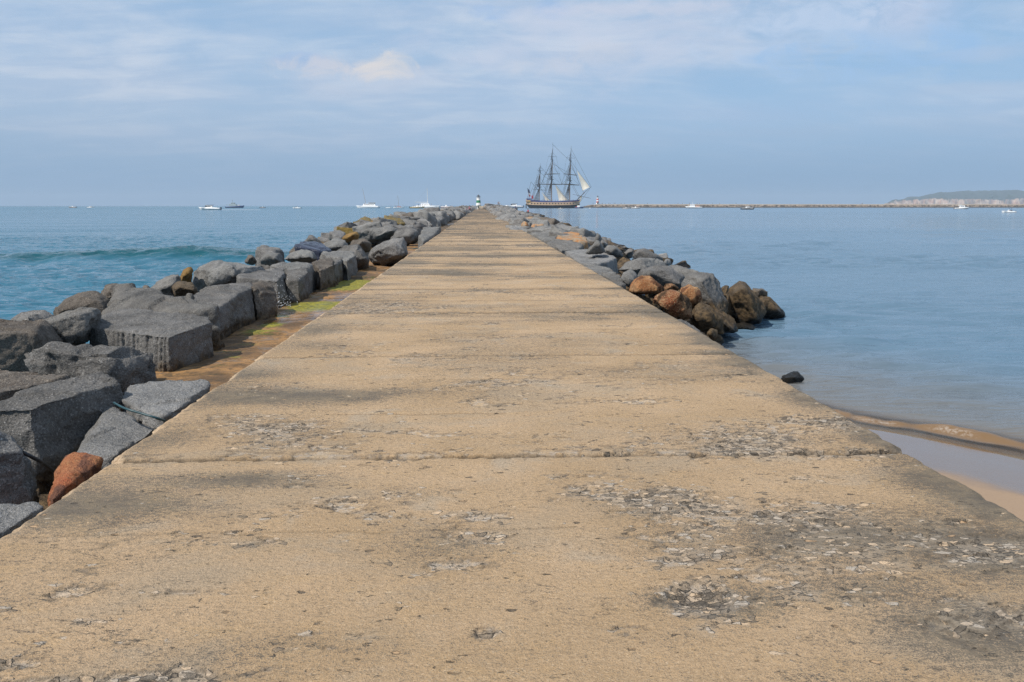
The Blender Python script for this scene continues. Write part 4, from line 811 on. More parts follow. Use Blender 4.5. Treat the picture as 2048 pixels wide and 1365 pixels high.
veg = t.ss(t.m('ADD', t.m('MULTIPLY', t.sep(g)[2], 1.0), t.m('MULTIPLY', t.m('SUBTRACT', t.noise(p, .03, 4), .5), .7)), .62, .9); veg = t.m('MULTIPLY', veg, t.ss(zz_, 8, 20))
c = t.mix(veg, c, t.mix(t.ss(t.noise(p, .05, 5, .7), .4, .6), (.022, .035, .030), (.06, .075, .05))); principled(t, c, .95)
Zs = np.where(Zs > 0, Zs * (1 + .2 * Vv * .8), Zs)
tag(link('coastal_hill', grid_mesh('coastal_hill', Xs * Ys / D0, Ys, Zs), m), kind='structure')
V = []; Fc = []; off = 0
tb = bmesh.new(); bmesh.ops.create_icosphere(tb, subdivisions=2, radius=1); tv = np.array([v.co[:] for v in tb.verts]); tf = [tuple(v.index for v in f.verts) for f in tb.faces]; tb.free()
for k in range(1100):
    x_ = random.uniform(cx_[0] + 250, cx_[-1]); v_ = random.choice((random.uniform(.2, .85), random.uniform(.66, .9))); h_ = np.interp(x_, cx_, ch_); cl = min(h_ * .97, 39); fan = 1 + v_ * .2
    z_ = SEA + cl + (h_ - cl) * float(sstep(.06, .75, np.array(v_))); r_ = random.uniform(4, 9) * random.choice((1, 1, 1.5))
    if h_ < 48: r_ *= .5
    pr = tv * (1 + .35 * vnoise(tv * 1.7 + k, 3))[:, None] * np.array([r_ * 1.5, r_ * 1.5, r_ * .8]); V.append(pr + np.array([x_ * fan, D0 + v_ * 900, z_])); Fc += [tuple(i + off for i in f) for f in tf]; off += len(tv)
m, t = new_mat('far_trees'); c = t.mix(t.ss(t.noise(t.pos(), .12, 5, .7), .4, .6), (.018, .032, .018), (.06, .08, .04)); principled(t, c, .95)
tag(link('woodland', mesh_np('woodland', np.concatenate(V), Fc), m), 'dark green pine woodland along the top of the distant cliff', 'trees', kind='stuff')

# ================================================================== PEOPLE
def skin_mesh(J, E, sub=1):
    me = bpy.data.meshes.new('p'); me.from_pydata([j[0] for j in J], E, []); o = bpy.data.objects.new('p', me); COL.objects.link(o)
    sk = o.modifiers.new('s', 'SKIN'); lay = me.skin_vertices[0]
    for i, j in enumerate(J): lay.data[i].radius = (j[1], j[1] * (j[2] if len(j) > 2 else 1))
    lay.data[0].use_root = True; sb = o.modifiers.new('b', 'SUBSURF'); sb.levels = sub; sb.render_levels = sub
    dg = bpy.context.evaluated_depsgraph_get(); dg.update(); r = bpy.data.meshes.new_from_object(o.evaluated_get(dg)); bpy.data.objects.remove(o); bpy.data.meshes.remove(me)
    r.polygons.foreach_set('use_smooth', [True] * len(r.polygons)); return r
def person_parts(pose):
    if pose == 'stand':
        pel, ch, nk, hd = (0, 0, .92), (0, 0, 1.32), (0, 0, 1.5), (0, -.01, 1.66); kn = lambda s: (s * .11, -.01, .50); an = lambda s: (s * .12, .02, .09); toe = lambda s: (s * .13, -.12, .04)
        el = lambda s: (s * .26, .02, 1.14); wr = lambda s: (s * .27, -.05, .90); ha = lambda s: (s * .27, -.07, .80)
    elif pose == 'walk':
        pel, ch, nk, hd = (0, 0, .91), (0, -.04, 1.32), (0, -.05, 1.5), (0, -.07, 1.66); kn = lambda s: (s * .10, -.14 * s - .03, .50); an = lambda s: (s * .1, -.26 * s + .08, .10); toe = lambda s: (s * .1, -.26 * s - .06, .04)
        el = lambda s: (s * .25, .12 * s, 1.15); wr = lambda s: (s * .25, .2 * s - .08, .93); ha = lambda s: (s * .25, .24 * s - .12, .85)
    else:
        pel, ch, nk, hd = (0, 0, .16), (0, -.08, .56), (0, -.12, .73), (0, -.16, .88); kn = lambda s: (s * .16, -.44, .34); an = lambda s: (s * .13, -.56, -.06); toe = lambda s: (s * .14, -.70, -.10)
        el = lambda s: (s * .27, -.2, .38); wr = lambda s: (s * .16, -.40, .42); ha = lambda s: (s * .11, -.46, .42)
    L = lambda a, b, k: tuple(a[i] + (b[i] - a[i]) * k for i in range(3))
    J = [(pel, .135, .85), (L(pel, ch, .5), .12, .8), (ch, .155, .7), (nk, .055), (L(nk, hd, .5), .065), (hd, .095), (tuple(np.add(hd, (0, .01, .09))), .075)]; E = [(0, 1), (1, 2), (2, 3), (3, 4), (4, 5), (5, 6)]
    sh = lambda s: (s * .18 + ch[0], ch[1], ch[2] + .09)
    for s in (-1, 1):
        b = len(J); J += [(sh(s), .058), (el(s), .044), (wr(s), .03), (ha(s), .035)]; E += [(2, b), (b, b + 1), (b + 1, b + 2), (b + 2, b + 3)]
        b = len(J); hp = (s * .09, pel[1], pel[2] - .04); J += [(hp, .09), (kn(s), .06), (an(s), .04), (toe(s), .036)]; E += [(0, b), (b, b + 1), (b + 1, b + 2), (b + 2, b + 3)]
    body = skin_mesh(J, E)
    Js = [(L(pel, ch, .12), .155, .85), (L(pel, ch, .5), .145, .8), (ch, .175, .72), (L(ch, nk, .55), .10)]; Es = [(0, 1), (1, 2), (2, 3)]
    for s in (-1, 1): b = len(Js); Js += [(sh(s), .073), (L(sh(s), el(s), .9), .060)]; Es += [(2, b), (b, b + 1)]
    shirt = skin_mesh(Js, Es)
    Jt = [(L(pel, ch, .1), .145, .88)]; Et = []
    for s in (-1, 1):
        b = len(Jt); hp = (s * .09, pel[1], pel[2] - .04); Jt += [(hp, .105), (kn(s), .078), (L(kn(s), an(s), .8), .058)]; Et += [(0, b), (b, b + 1), (b + 1, b + 2)]
    trous = skin_mesh(Jt, Et)
    hair = MB().ball((hd[0], hd[1] + .025, hd[2] + .055), .112, (1, 1.05, .95), 12).bm; hm = bpy.data.meshes.new('hair'); hair.to_mesh(hm); hair.free()
    fc = MB()
    for s in (-1, 1): fc.ball((hd[0] + s * .035, hd[1] - .092, hd[2] + .01), .013, n=8)
    fc.box((hd[0], hd[1] - .105, hd[2] - .015), (.022, .03, .04), bevel=.006); fc.box((hd[0], hd[1] - .095, hd[2] - .055), (.05, .012, .012)); f2 = bpy.data.meshes.new('face'); fc.bm.to_mesh(f2); fc.bm.free()
    return body, shirt, trous, hm, f2
PP = {k: person_parts(k) for k in ('stand', 'walk', 'sit')}
SKIN = paint((.42, .25, .17), .6, .08)
def person(loc, pose, shirt, trous, label, rz=0.0, sc=1.0, hair=(.03, .02, .015), group=None, parts=True):
    b, s_, tr_, h_, f_ = PP[pose]; o = empty('person', loc, rz); o.scale = (sc,) * 3; tag(o, label, 'person', group)
    for nm, me, col in (('body', b, None), ('shirt', s_, shirt), ('trousers', tr_, trous), ('hair', h_, hair), ('face', f_, (.12, .05, .04))):
        if nm == 'face' and not parts: continue
        if not me.materials: me.materials.append(SKIN)
        q = bpy.data.objects.new(nm, me); COL.objects.link(q); q.parent = o; q.material_slots[0].link = 'OBJECT'; q.material_slots[0].material = SKIN if col is None else paint(col, .85, .1)
    return o
p_ = PY(1031, 422, 300); person(tuple(p_), 'stand', (.02, .04, .16), (.03, .04, .09), 'person in navy clothes standing on the boulders below the white speedboat', 2.6, 1.0)
p_ = PY(1057, 427, 200); person((p_[0], 200, p_[2]), 'sit', (.45, .02, .03), (.05, .03, .04), 'person in a red top sitting on the right-hand boulders by the water', -1.2, 1.1)
p_ = PY(938, 421, 205); person((p_[0], 205, p_[2] + .15), 'sit', (.45, .16, .20), (.3, .12, .14), 'person in pink sitting beside the walkway near its far end', 1.9, 1.0)
p_ = PY(933, 424, 190); person((p_[0], 190, p_[2] + .1), 'sit', (.20, .12, .22), (.08, .06, .10), 'person in mauve sitting just left of the one in pink', 1.6, .9)
person(at(996.5, 352, 1.55), 'stand', (.30, .12, .10), (.06, .06, .08), 'person in a reddish top on the stone heap at the pier head', .4)
person(at(999, 354, 1.5), 'walk', (.5, .5, .48), (.10, .10, .14), 'person in a white top on the stone heap at the pier head', -.8)
jet = [(1186, 'stand', (.05, .05, .07)), (1202, 'stand', (.06, .07, .05)), (1205, 'walk', (.05, .05, .08)), (1211, 'sit', (.3, .2, .15)), (1217, 'walk', (.06, .05, .05)), (1220, 'stand', (.08, .06, .06)), (1228, 'walk', (.12, .06, .05)), (1230, 'stand', (.04, .05, .08)), (1242, 'walk', (.25, .2, .15)), (1249, 'stand', (.10, .06, .05)), (1295, 'stand', (.03, .03, .04)),
       (1356, 'stand', (.7, .7, .7)), (1365, 'walk', (.65, .65, .62)), (1379, 'stand', (.3, .05, .04)), (1394, 'stand', (.30, .04, .05)), (1399, 'walk', (.03, .05, .12)), (1410, 'stand', (.03, .04, .10)), (1425, 'stand', (.06, .09, .10)), (1439, 'walk', (.6, .6, .6)), (1472, 'stand', (.04, .04, .04)), (1722, 'sit', (.25, .08, .06)), (1725, 'stand', (.05, .05, .07)), (1812, 'walk', (.2, .2, .22)), (1835, 'stand', (.55, .55, .55)), (1838, 'stand', (.05, .06, .1)), (1854, 'stand', (.03, .03, .04)), (1938, 'stand', (.04, .04, .05))]
for i, (px, po, col) in enumerate(jet):
    person(at(px, 991, 3.3), po, col, (.05, .05, .08), 'tiny figure on the walkway of the far breakwater', random.uniform(0, 6.28), random.uniform(.95, 1.1), group='people on the far breakwater', parts=False)

# ================================================================== BOATS
def hull_mesh(L, B, Hs, Hb, draft=.25, bowp=1.0, n=14, rake=.08, tumble=.92, z_lo=None, z_hi=None, tr=.85):
    """+X is the bow; waterline at z=0. Returns MB with closed hull, optionally only between fractions z_lo..z_hi of the side height"""
    V = []; Fc = []; k = 6
    for i in range(n + 1):
        u = i / n; x = -L / 2 + L * u; b = B / 2 * (tr + (1 - tr) * min(1, u * 3)) * (1 - max(0, (u - .45) / .55) ** (2.2 * bowp)) + .01; sh = Hs + (Hb - Hs) * u ** 2
        row = []
        for j in range(k):
            v = j / (k - 1); 
            lo = z_lo if z_lo is not None else 0; hi = z_hi if z_hi is not None else 1; v = lo + (hi - lo) * v
            z = -draft + (sh + draft) * v; w = b * (.35 + .65 * min(1, v * 1.8) ** .7) * (1 - (1 - tumble) * max(0, v - .7) / .3)
            xo_ = x + rake * L * (v - .3) * u ** 4
            row.append((xo_, w, z))
        V += row + [(a, -b_, c_) for a, b_, c_ in row[::-1]]
    m_ = 2 * k
    for i in range(n):
        for j in range(m_): a = i * m_ + j; b = i * m_ + (j + 1) % m_; Fc.append((a, b, b + m_, a + m_))
    Fc.append(tuple(range(m_))[::-1]); Fc.append(tuple(n * m_ + j for j in range(m_)))
    return MB().faces(V, Fc)
WHT = paint((.80, .80, .79), .3, .05); DKH = paint((.02, .025, .035), .35, .1); GLS = paint((.03, .04, .05), .12, .1); CHR = paint((.35, .36, .38), .3); NAVY = paint((.03, .06, .16), .45)
def boat(px, dist, heading, label, cat='boat', zoff=0.0, name='motor_boat'):
    o = empty(name, (*at(px, dist)[:2], SEA + zoff), heading); return tag(o, label, cat, 'boats out on the water')
def windows(o, xs_, y, z, w, h):
    for x in xs_:
        for s in (-1, 1): MB().box((x, s * y, z), (w, .05, h), bevel=.01).build('window', GLS, o)
def wake(o, L):
    MB().poly([(-L * .5, -.5, .03), (-L * .5, .5, .03), (-L * 1.9, .8, .03), (-L * 2.4, 0, .03), (-L * 1.9, -.8, .03)], (0, 0, .12)).build('wake_foam', paint((.8, .82, .84), .9), o)
def speedboat(px, dist, L, hd, label, hull=WHT, wk=False, cabin=True, canopy=None, stripe=None, zoff=0.0, engine=True):
    o = boat(px, dist, hd, label, zoff=zoff); B = L * .32; Hs, Hb = L * .095, L * .14
    hull_mesh(L, B, Hs, Hb).build('hull', hull, o, True)
    MB().box((.02 * L, 0, Hs + .012 * L), (L * .78, B * .82, L * .035), bevel=.02).build('deck', WHT, o)
    if stripe: hull_mesh(L * 1.004, B * 1.02, Hs, Hb, z_lo=.62, z_hi=.78).build('rub_rail', paint(stripe, .4), o)
    if cabin:
        c_ = MB().box((.05 * L, 0, Hs + .075 * L), (L * .38, B * .66, L * .11), taper=(.72, .8), bevel=.03).build('cabin', WHT, o)
        w_ = MB().box((.17 * L, 0, Hs + .085 * L), (L * .12, B * .68, L * .07), taper=(.5, .82), bevel=.02).build('windscreen', GLS, c_)
        windows(c_, (-.02 * L, .07 * L), B * .315, Hs + .08 * L, L * .08, L * .04)
        MB().box((-.02 * L, 0, Hs + .14 * L), (L * .30, B * .62, L * .015), bevel=.01).build('roof', WHT if not canopy else paint(canopy, .6), c_)
    elif canopy:
        MB().box((0, 0, Hs + .24 * L), (L * .30, B * .75, L * .02), bevel=.02).build('bimini', paint(canopy, .8), o)
        q = MB(); [q.tube((a * L, b * B * .35, Hs), (a * L, b * B * .35, Hs + .24 * L), .025) for a in (-.14, .14) for b in (-1, 1)]; q.build('frame', CHR, o)
        MB().box((.1 * L, 0, Hs + .07 * L), (L * .12, B * .35, L * .12), bevel=.03, taper=(.7, .9)).build('console', WHT, o)
    else: MB().box((.0 * L, 0, Hs + .07 * L), (L * .14, B * .4, L * .12), bevel=.03, taper=(.7, .9)).build('console', WHT, o)
    q = MB(); [q.tube((a * L, s * B * .30 * (1 if a < .3 else .6), Hs + .03 * L), (a * L, s * B * .30 * (1 if a < .3 else .6), Hb + .05 * L), .02, n=5) for a in (.28, .36, .42) for s in (-1, 1)]
    for s in (-1, 1): q.tube((.28 * L, s * B * .30, Hb + .05 * L), (.42 * L, s * B * .18, Hb + .05 * L), .02, n=5)
    q.build('bow_rail', CHR, o)
    if engine: MB().box((-.52 * L, 0, Hs * .8), (L * .06, L * .06, L * .12), bevel=.03).build('outboard_motor', DKH, o)
    if wk: wake(o, L)
    return o
def crew(o_px, dist, zdeck, n, cols, what, spread=8, pose='sit', group='people aboard the boats'):
    for i in range(n): person(at(o_px + (i - (n - 1) / 2) * spread / max(1, n - 1), dist, zdeck), pose, cols[i % len(cols)], (.06, .06, .08), what, random.uniform(0, 6.28), 1.0, group=group, parts=False)
PI = math.pi
speedboat(145, 1000, 9, PI, 'small dinghy with an orange-brown hull, leftmost craft on the horizon', hull=paint((.40, .26, .16), .6), cabin=False); crew(144.5, 1000, 0.1, 1, [(.03, .03, .04)], 'dark figure standing in the leftmost dinghy', pose='stand', group=None)
speedboat(181, 960, 8, 0, 'small white motor boat second from the left on the horizon', cabin=True)
speedboat(420, 500, 12.5, PI, 'white speedboat racing left and trailing a foamy wake', wk=True, canopy=(.05, .05, .06))
speedboat(525, 860, 6.5, 0, 'low black inflatable boat with people, right of the grey patrol ship', hull=paint((.03, .03, .04), .6), cabin=False); crew(524, 860, -.3, 3, [(.10, .03, .03), (.04, .04, .06), (.2, .15, .1)], 'figure riding in the low black inflatable boat', 6)
speedboat(594, 730, 7, PI, 'small white boat with a dark top, midway between patrol ship and catamaran', canopy=(.10, .05, .05))
speedboat(777, 800, 6.2, 0, 'small white boat between the catamaran cruiser and the little sailboat', cabin=False, canopy=(.5, .45, .4))
speedboat(834, 760, 13, 0, 'yellow hulled excursion boat behind the left boulders', hull=paint((.62, .47, .20), .5), cabin=False, stripe=(.03, .03, .04)); crew(836, 760, .5, 5, [(.04, .04, .06), (.1, .08, .2), (.03, .05, .05)], 'dark clad passenger on the yellow excursion boat', 18)
speedboat(892, 900, 15, 0, 'long low open boat crowded with passengers behind the left boulders', hull=paint((.6, .6, .6), .5), cabin=False, stripe=(.45, .10, .08)); crew(892, 900, .8, 9, [(.4, .08, .08), (.1, .1, .3), (.6, .6, .6), (.05, .05, .06)], 'passenger on the long crowded boat', 24)
speedboat(926, 950, 7, 0, 'tiny pale boat just left of the lighthouse hut', cabin=True, canopy=(.5, .45, .3))
speedboat(1029, 900, 19.5, PI, 'white speedboat seen above the right boulders, near the tall ship stern', zoff=.2, canopy=(.05, .06, .07), stripe=(.05, .07, .12))
speedboat(1252, 640, 6.0, 0, 'small grey-white boat below the red lighthouse breakwater, left of a pair', cabin=False, hull=paint((.45, .45, .45), .5)); crew(1251, 640, 0, 1, [(.05, .05, .05)], 'figure in the left small boat of the pair', group=None)
speedboat(1271, 690, 8, 0, 'small white open boat with two people, right of a pair', cabin=False, hull=paint((.6, .58, .55), .5)); crew(1272, 690, .1, 2, [(.08, .06, .1), (.3, .1, .08)], 'figure in the right small boat of the pair', 6)
o = speedboat(1495, 535, 8.8, 0, 'white topped cruiser with a black hull in mid bay', hull=DKH, canopy=(.7, .7, .7), engine=False)
MB().tube((-.1 * 8.8, 0, 2.0), (-.1 * 8.8, 0, 3.2), .04).build('mast', CHR, o)
speedboat(2019, 292, 5.0, PI, 'white fishing boat with black outboard at the right edge of the bay', cabin=False); crew(2021, 292, -.4, 2, [(.02, .22, .42), (.02, .18, .36)], 'person in bright blue aboard the white fishing boat with the black outboard', 3)
speedboat(1180, 700, 3.4, R(70), 'tiny white dinghy just right of the tall ship bow', cabin=False, hull=WHT); speedboat(1121, 640, 4.0, 0, 'tiny low dinghy on the water before the tall ship', cabin=False, hull=paint((.4, .33, .25), .6))
# pilot launch
o = boat(1388, 800, PI, 'white launch with a wheelhouse and short mast, alone before the breakwater', name='launch'); L = 16
hull_mesh(L, 4.6, 1.3, 2.0).build('hull', WHT, o, True); hull_mesh(L * 1.003, 4.65, 1.3, 2.0, z_lo=0, z_hi=.34).build('lower_hull', DKH, o, True)
c_ = MB().box((1.8, 0, 2.6), (5.0, 3.2, 2.4), taper=(.8, .85), bevel=.08).build('wheelhouse', WHT, o); windows(c_, (.6, 1.9, 3.1), 1.42, 3.0, .8, .7); MB().box((3.95, 0, 3.0), (.3, 2.5, .7)).build('windscreen', GLS, c_)
MB().tube((1.5, 0, 3.8), (1.5, 0, 7.4), .09).tube((1.5, -1, 6), (1.5, 1, 6), .05).build('mast', WHT, o); MB().box((-3.6, 0, 1.9), (3.4, 3.0, 1.2), bevel=.1).build('deck_house', paint((.55, .30, .22), .6), o)
q = MB(); [q.tube((-7 + i * 1.2, s * 2, 1.2), (-7 + i * 1.2, s * 2, 2.3), .04, n=5) for i in range(5) for s in (-1, 1)]; q.build('rail', CHR, o)
# cabin cruiser right
o = boat(1923, 600, 0, 'white fishing cruiser with a raised wheelhouse and dark bottom stripe, by the far cliffs', name='fishing_cruiser'); L = 11
hull_mesh(L, 3.4, .85, 1.6).build('hull', WHT, o, True); hull_mesh(L * 1.003, 3.45, .85, 1.6, z_lo=0, z_hi=.42).build('lower_hull', DKH, o, True)
c_ = MB().box((.6, 0, 1.8), (3.8, 2.4, 1.9), taper=(.8, .85), bevel=.08).build('wheelhouse', WHT, o); windows(c_, (-.3, .9), 1.08, 2.1, .9, .6); MB().box((2.3, 0, 2.1), (.3, 1.9, .6)).build('windscreen', GLS, c_)
MB().box((-1.0, 0, 2.9), (1.5, 2.2, .5), bevel=.05).build('flybridge', WHT, o); MB().tube((-1.2, 0, 3), (-1.2, 0, 4.3), .05).build('mast', CHR, o); MB().box((-5.4, 0, .5), (.7, .7, 1.2), bevel=.05).build('outboard_motor', DKH, o)
# patrol ship
o = boat(469, 930, 0, 'small grey and navy blue patrol ship on the left horizon', 'ship', name='patrol_ship'); L = 20
hull_mesh(L, 5, 1.6, 2.8).build('hull', NAVY, o, True)
c_ = MB().box((-1.5, 0, 3.2), (9, 3.8, 2.4), taper=(.8, .85), bevel=.1).build('superstructure', paint((.30, .36, .38), .5), o); MB().box((-1.5, 0, 5.1), (4.5, 3, 1.5), taper=(.8, .85), bevel=.08).build('bridge', paint((.33, .39, .40), .5), c_); windows(c_, (-2.8, -1.3, .2), 1.48, 5.2, 1.0, .5)
MB().tube((-2, 0, 5.8), (-2, 0, 9.2), .12).tube((-2, -1, 7.6), (-2, 1, 7.6), .07).build('mast', paint((.12, .14, .15), .5), o); MB().box((5.0, 0, 2.9), (2.2, 2.2, 1.4), bevel=.1).build('cargo', paint((.62, .60, .58), .6), o)
MB().tube((-6, 0, 2.2), (-9.5, 0, 4.2), .09).build('crane', paint((.3, .36, .34), .5), o)
# catamaran cruiser
o = boat(737, 835, PI, 'large white catamaran cruiser with a thin raked mast, left of the sailboat', 'catamaran', name='catamaran'); L = 22
for s in (-1, 1): 
    h_ = hull_mesh(L, 2.2, 2.0, 2.6).build('hull', WHT, o, True); h_.location = (0, s * 3.6, 0)
MB().box((-.5, 0, 2.1), (19, 8.6, .5), bevel=.08).build('deck', WHT, o)
c_ = MB().box((-1.0, 0, 3.3), (13.5, 6.8, 2.1), taper=(.86, .88), bevel=.12).build('saloon', WHT, o); windows(c_, (-5, -3, -1, 1, 3), 3.22, 3.3, 1.4, .75); MB().box((5.2, 0, 3.3), (.5, 5.4, .8)).build('windscreen', GLS, c_)
MB().box((-3.6, 0, 5.7), (8.0, 5.4, .18), bevel=.05).build('canopy', WHT, o); MB().box((-4.0, 0, 4.9), (6.0, 4.6, 1.2), bevel=.06).build('upper_cabin', paint((.18, .20, .23), .3), o)
q = MB(); [q.tube((a, b, 4.3), (a, b, 5.7), .06, n=5) for a in (-7.4, 0) for b in (-2.5, 2.5)]; q.build('canopy_post', WHT, o)
MB().tube((2.6, 0, 4.2), (5.6, 0, 20.0), .20, .12).build('mast', paint((.35, .30, .28), .5), o)
crew(733, 832, 3.0 + SEA + .5, 2, [(.05, .05, .08), (.3, .1, .1)], 'figure on the bow of the white catamaran cruiser', 8, 'stand')
# sailboats
def sailboat(px, dist, L, H, lean, label, col=(.5, .45, .42), cata=False, hd=0.0):
    o = boat(px, dist, hd, label, 'sailboat', name='sailboat')
    if cata:
        for s in (-1, 1): h_ = hull_mesh(L, L * .10, L * .07, L * .10).build('hull', WHT, o, True); h_.location = (0, s * L * .18, 0)
        MB().box((0, 0, L * .085), (L * .8, L * .42, L * .03), bevel=.04).build('deck', WHT, o); MB().box((-.05 * L, 0, L * .14), (L * .38, L * .32, L * .08), taper=(.8, .8), bevel=.05).build('cabin', WHT, o)
    else:
        hull_mesh(L, L * .3, L * .08, L * .12).build('hull', WHT, o, True); MB().box((.05 * L, 0, L * .13), (L * .42, L * .2, L * .06), taper=(.8, .8), bevel=.05).build('cabin', paint((.35, .12, .10), .5), o)
    MB().tube((.05 * L, 0, L * .1), (.05 * L + lean, 0, H), .30 if cata else .17, .16 if cata else .11).build('mast', paint(col, .5), o)
    MB().tube((.05 * L, 0, L * .22), (-.42 * L, 0, L * .23), .16 if cata else .10).build('boom', paint(col, .5), o)
    q = MB(); q.tube((.48 * L, 0, L * .12), (.05 * L + lean, 0, H * .95), .03, n=4).tube((-.48 * L, 0, L * .1), (.05 * L + lean, 0, H), .03, n=4).build('stay', CHR, o)
    return o
sailboat(797, 860, 11, 13, -1.2, 'little sailboat with bare brown mast and reddish cabin', (.25, .22, .20)); crew(796, 858, .2, 3, [(.05, .05, .08), (.3, .1, .08)], 'figure on the little sailboat with the reddish cabin', 10)
sailboat(853, 800, 26, 19.5, -.4, 'wide white sailing catamaran with a tall bare mast near the riprap', (.72, .70, .66), True); crew(850, 796, 1.6, 8, [(.04, .05, .08), (.35, .3, .25), (.1, .1, .25), (.5, .5, .5)], 'passenger on deck of the wide white sailing catamaran', 26, 'stand')
# tug at the bow
o = boat(1158, 780, 0, 'small blue workboat with white cabin under the tall ship bow', name='workboat'); L = 8.5
hull_mesh(L, 3, 1.0, 1.5).build('hull', NAVY, o, True); MB().box((-.5, 0, 1.9), (2.6, 2.0, 1.7), taper=(.85, .85), bevel=.06).build('cabin', WHT, o); MB().box((-2.6, 0, 1.3), (1.4, 1.6, .8), bevel=.05).build('cargo', paint((.5, .1, .06), .6), o); MB().box((-.5, 0, 2.85), (1.6, 1.7, .18)).build('roof', DKH, o)

# ================================================================== TALL SHIP
SD_ = 812.0; ship = empty('sailing_frigate', at(1108, SD_)); tag(ship, 'three masted wooden frigate with cream and black hull and three set triangular sails', 'tall ship')
K_ = SD_ / F
def sp(px, py): return ((px - 1108) * K_, (416.5 - py) * K_)
BLK = paint((.018, .018, .022), .5, .2); CRM = paint((.48, .33, .20), .55, .15, 1.0); BLU = paint((.025, .04, .16), .5, .15); WOOD = paint((.36, .20, .10), .6, .2); DSP = paint((.05, .035, .03), .6); RIG = paint((.045, .035, .03), .8); SAIL = paint((.76, .70, .58), .85, .15, .3); MASTC = paint((.30, .21, .15), .6, .2, 1); GOLD = paint((.55, .38, .10), .4)
# hull lofted from side profile lines: keel, wale, lower strip, upper strip, rail
st = [ # px, half breadth, z of: bottom, wale top, strip top, blue top
 (1053.5, 2.6, 409.5, 408.5, 402.5, 397.5), (1056, 3.4, 413, 409.2, 403, 399.2), (1060, 4.2, 417, 409.8, 403.8, 400.2), (1070, 5.1, 418, 410.3, 404.6, 401), (1085, 5.6, 418, 410.6, 405, 402), (1105, 5.8, 418, 410.8, 405.2, 402.8), (1125, 5.6, 418, 410.6, 405, 402.3), (1140, 4.9, 418, 410.2, 404.8, 401.4), (1150, 3.4, 418, 409.6, 404.4, 400.8), (1156, 1.7, 417.5, 409, 403.6, 400), (1159, .35, 414, 408, 402.5, 398.5)]
def hull_band(ia, ib, name, mat, dy=0.0, closed=True):
    V = []; Fc = []; n = len(st); kk_ = 4
    for (px, b, *z) in st:
        za, zb = z[ia], z[ib]; row = []
        for j in range(kk_):
            v = j / (kk_ - 1); zz_ = za + (zb - za) * v; lvl = ia + v; w = b * ((.55 + .45 * v ** .5) if ia == 0 else (1 - .07 * (lvl - 1))) + dy
            row.append((sp(px, 0)[0], w, sp(0, zz_)[1]))
        V += row + [(a, -w_, c_) for a, w_, c_ in row[::-1]]
    m_ = 2 * kk_
    for i in range(n - 1):
        for j in range(m_): a = i * m_ + j; b2 = i * m_ + (j + 1) % m_; Fc.append((a, b2, b2 + m_, a + m_))
    Fc.append(tuple(range(m_))[::-1]); Fc.append(tuple((n - 1) * m_ + j for j in range(m_)))
    return MB().faces(V, Fc).build(name, mat, ship)
hull_band(0, 1, 'lower_hull', BLK); gun = hull_band(1, 2, 'gun_deck_strake', CRM, .06); hull_band(2, 3, 'bulwark', BLU, -.05)
for k in range(15):
    px = 1063 + k * 5.85
    b = np.interp(px, [s[0] for s in st], [s[1] for s in st])
    for s in (-1, 1):
        g_ = MB().box((sp(px, 0)[0], s * (b * .96 + .08), sp(0, 407.6)[1]), (1.0, .25, 1.0), bevel=.03).build('gun_port', BLK, gun)
        MB().box((sp(px, 0)[0], s * (b * .96 + .35), sp(0, 407.6)[1] + .78), (1.1, .75, .12)).build('port_lid', WOOD, gun)
q = MB()
for ia, off_ in ((3, 0), (4, 0)):
    for s in (-1, 1):
        for a, b in zip(st, st[1:]): q.tube((sp(a[0], 0)[0], s * (a[1] * (1 - .07 * (ia - 2)) + .1), sp(0, a[ia + 0])[1]), (sp(b[0], 0)[0], s * (b[1] * (1 - .07 * (ia - 2)) + .1), sp(0, b[ia + 0])[1]), .16, n=5)
q.build('gilded_moulding', GOLD, ship)
MB().box((*sp(1104, 0)[:1], 0, sp(0, 403.4)[1]), (52, 9.2, .2)).build('deck', WOOD, ship)
# stern gallery
g_ = MB().box((sp(1055.5, 0)[0], 0, sp(0, 403)[1]), (2.6, 6.6, 3.6), taper=(1.25, .85), bevel=.12).build('stern_gallery', CRM, ship)
for y_ in (-2.2, -.75, .75, 2.2): MB().box((sp(1052.6, 0)[0], y_, sp(0, 403)[1]), (.12, .9, 1.5), bevel=.02).build('stern_window', GLS, g_)
MB().box((sp(1058.5, 0)[0], 0, sp(0, 398.8)[1]), (5.2, 6.2, 1.1), bevel=.08).build('poop_rail', BLU, ship)
for s in (-1, 1): MB().box((sp(1058.5, 0)[0], s * 3.9, sp(0, 403.2)[1]), (2.8, .5, 2.4), taper=(.8, 1), bevel=.08).build('quarter_gallery', GOLD, g_)
MB().box((sp(1052.8, 0)[0], 0, sp(0, 413)[1]), (1.0, .5, 5.0)).build('rudder', BLK, ship)
# beakhead and figurehead
q = MB()
for s in (-1, 1):
    q.tube((sp(1153, 0)[0], s * 1.6, sp(0, 407)[1]), (sp(1160, 0)[0], s * .5, sp(0, 402.5)[1]), .28).tube((sp(1160, 0)[0], s * .5, sp(0, 402.5)[1]), (sp(1161.5, 0)[0], 0, sp(0, 396)[1]), .22).tube((sp(1150, 0)[0], s * 2.3, sp(0, 403)[1]), (sp(1161, 0)[0], s * .2, sp(0, 398)[1]), .2)
q.build('beakhead', GOLD, ship); MB().ball((sp(1161.6, 0)[0], 0, sp(0, 395.5)[1]), .6, (1, .7, 1.6)).ball((sp(1161.8, 0)[0], 0, sp(0, 393.2)[1]), .35).build('figurehead', GOLD, ship)
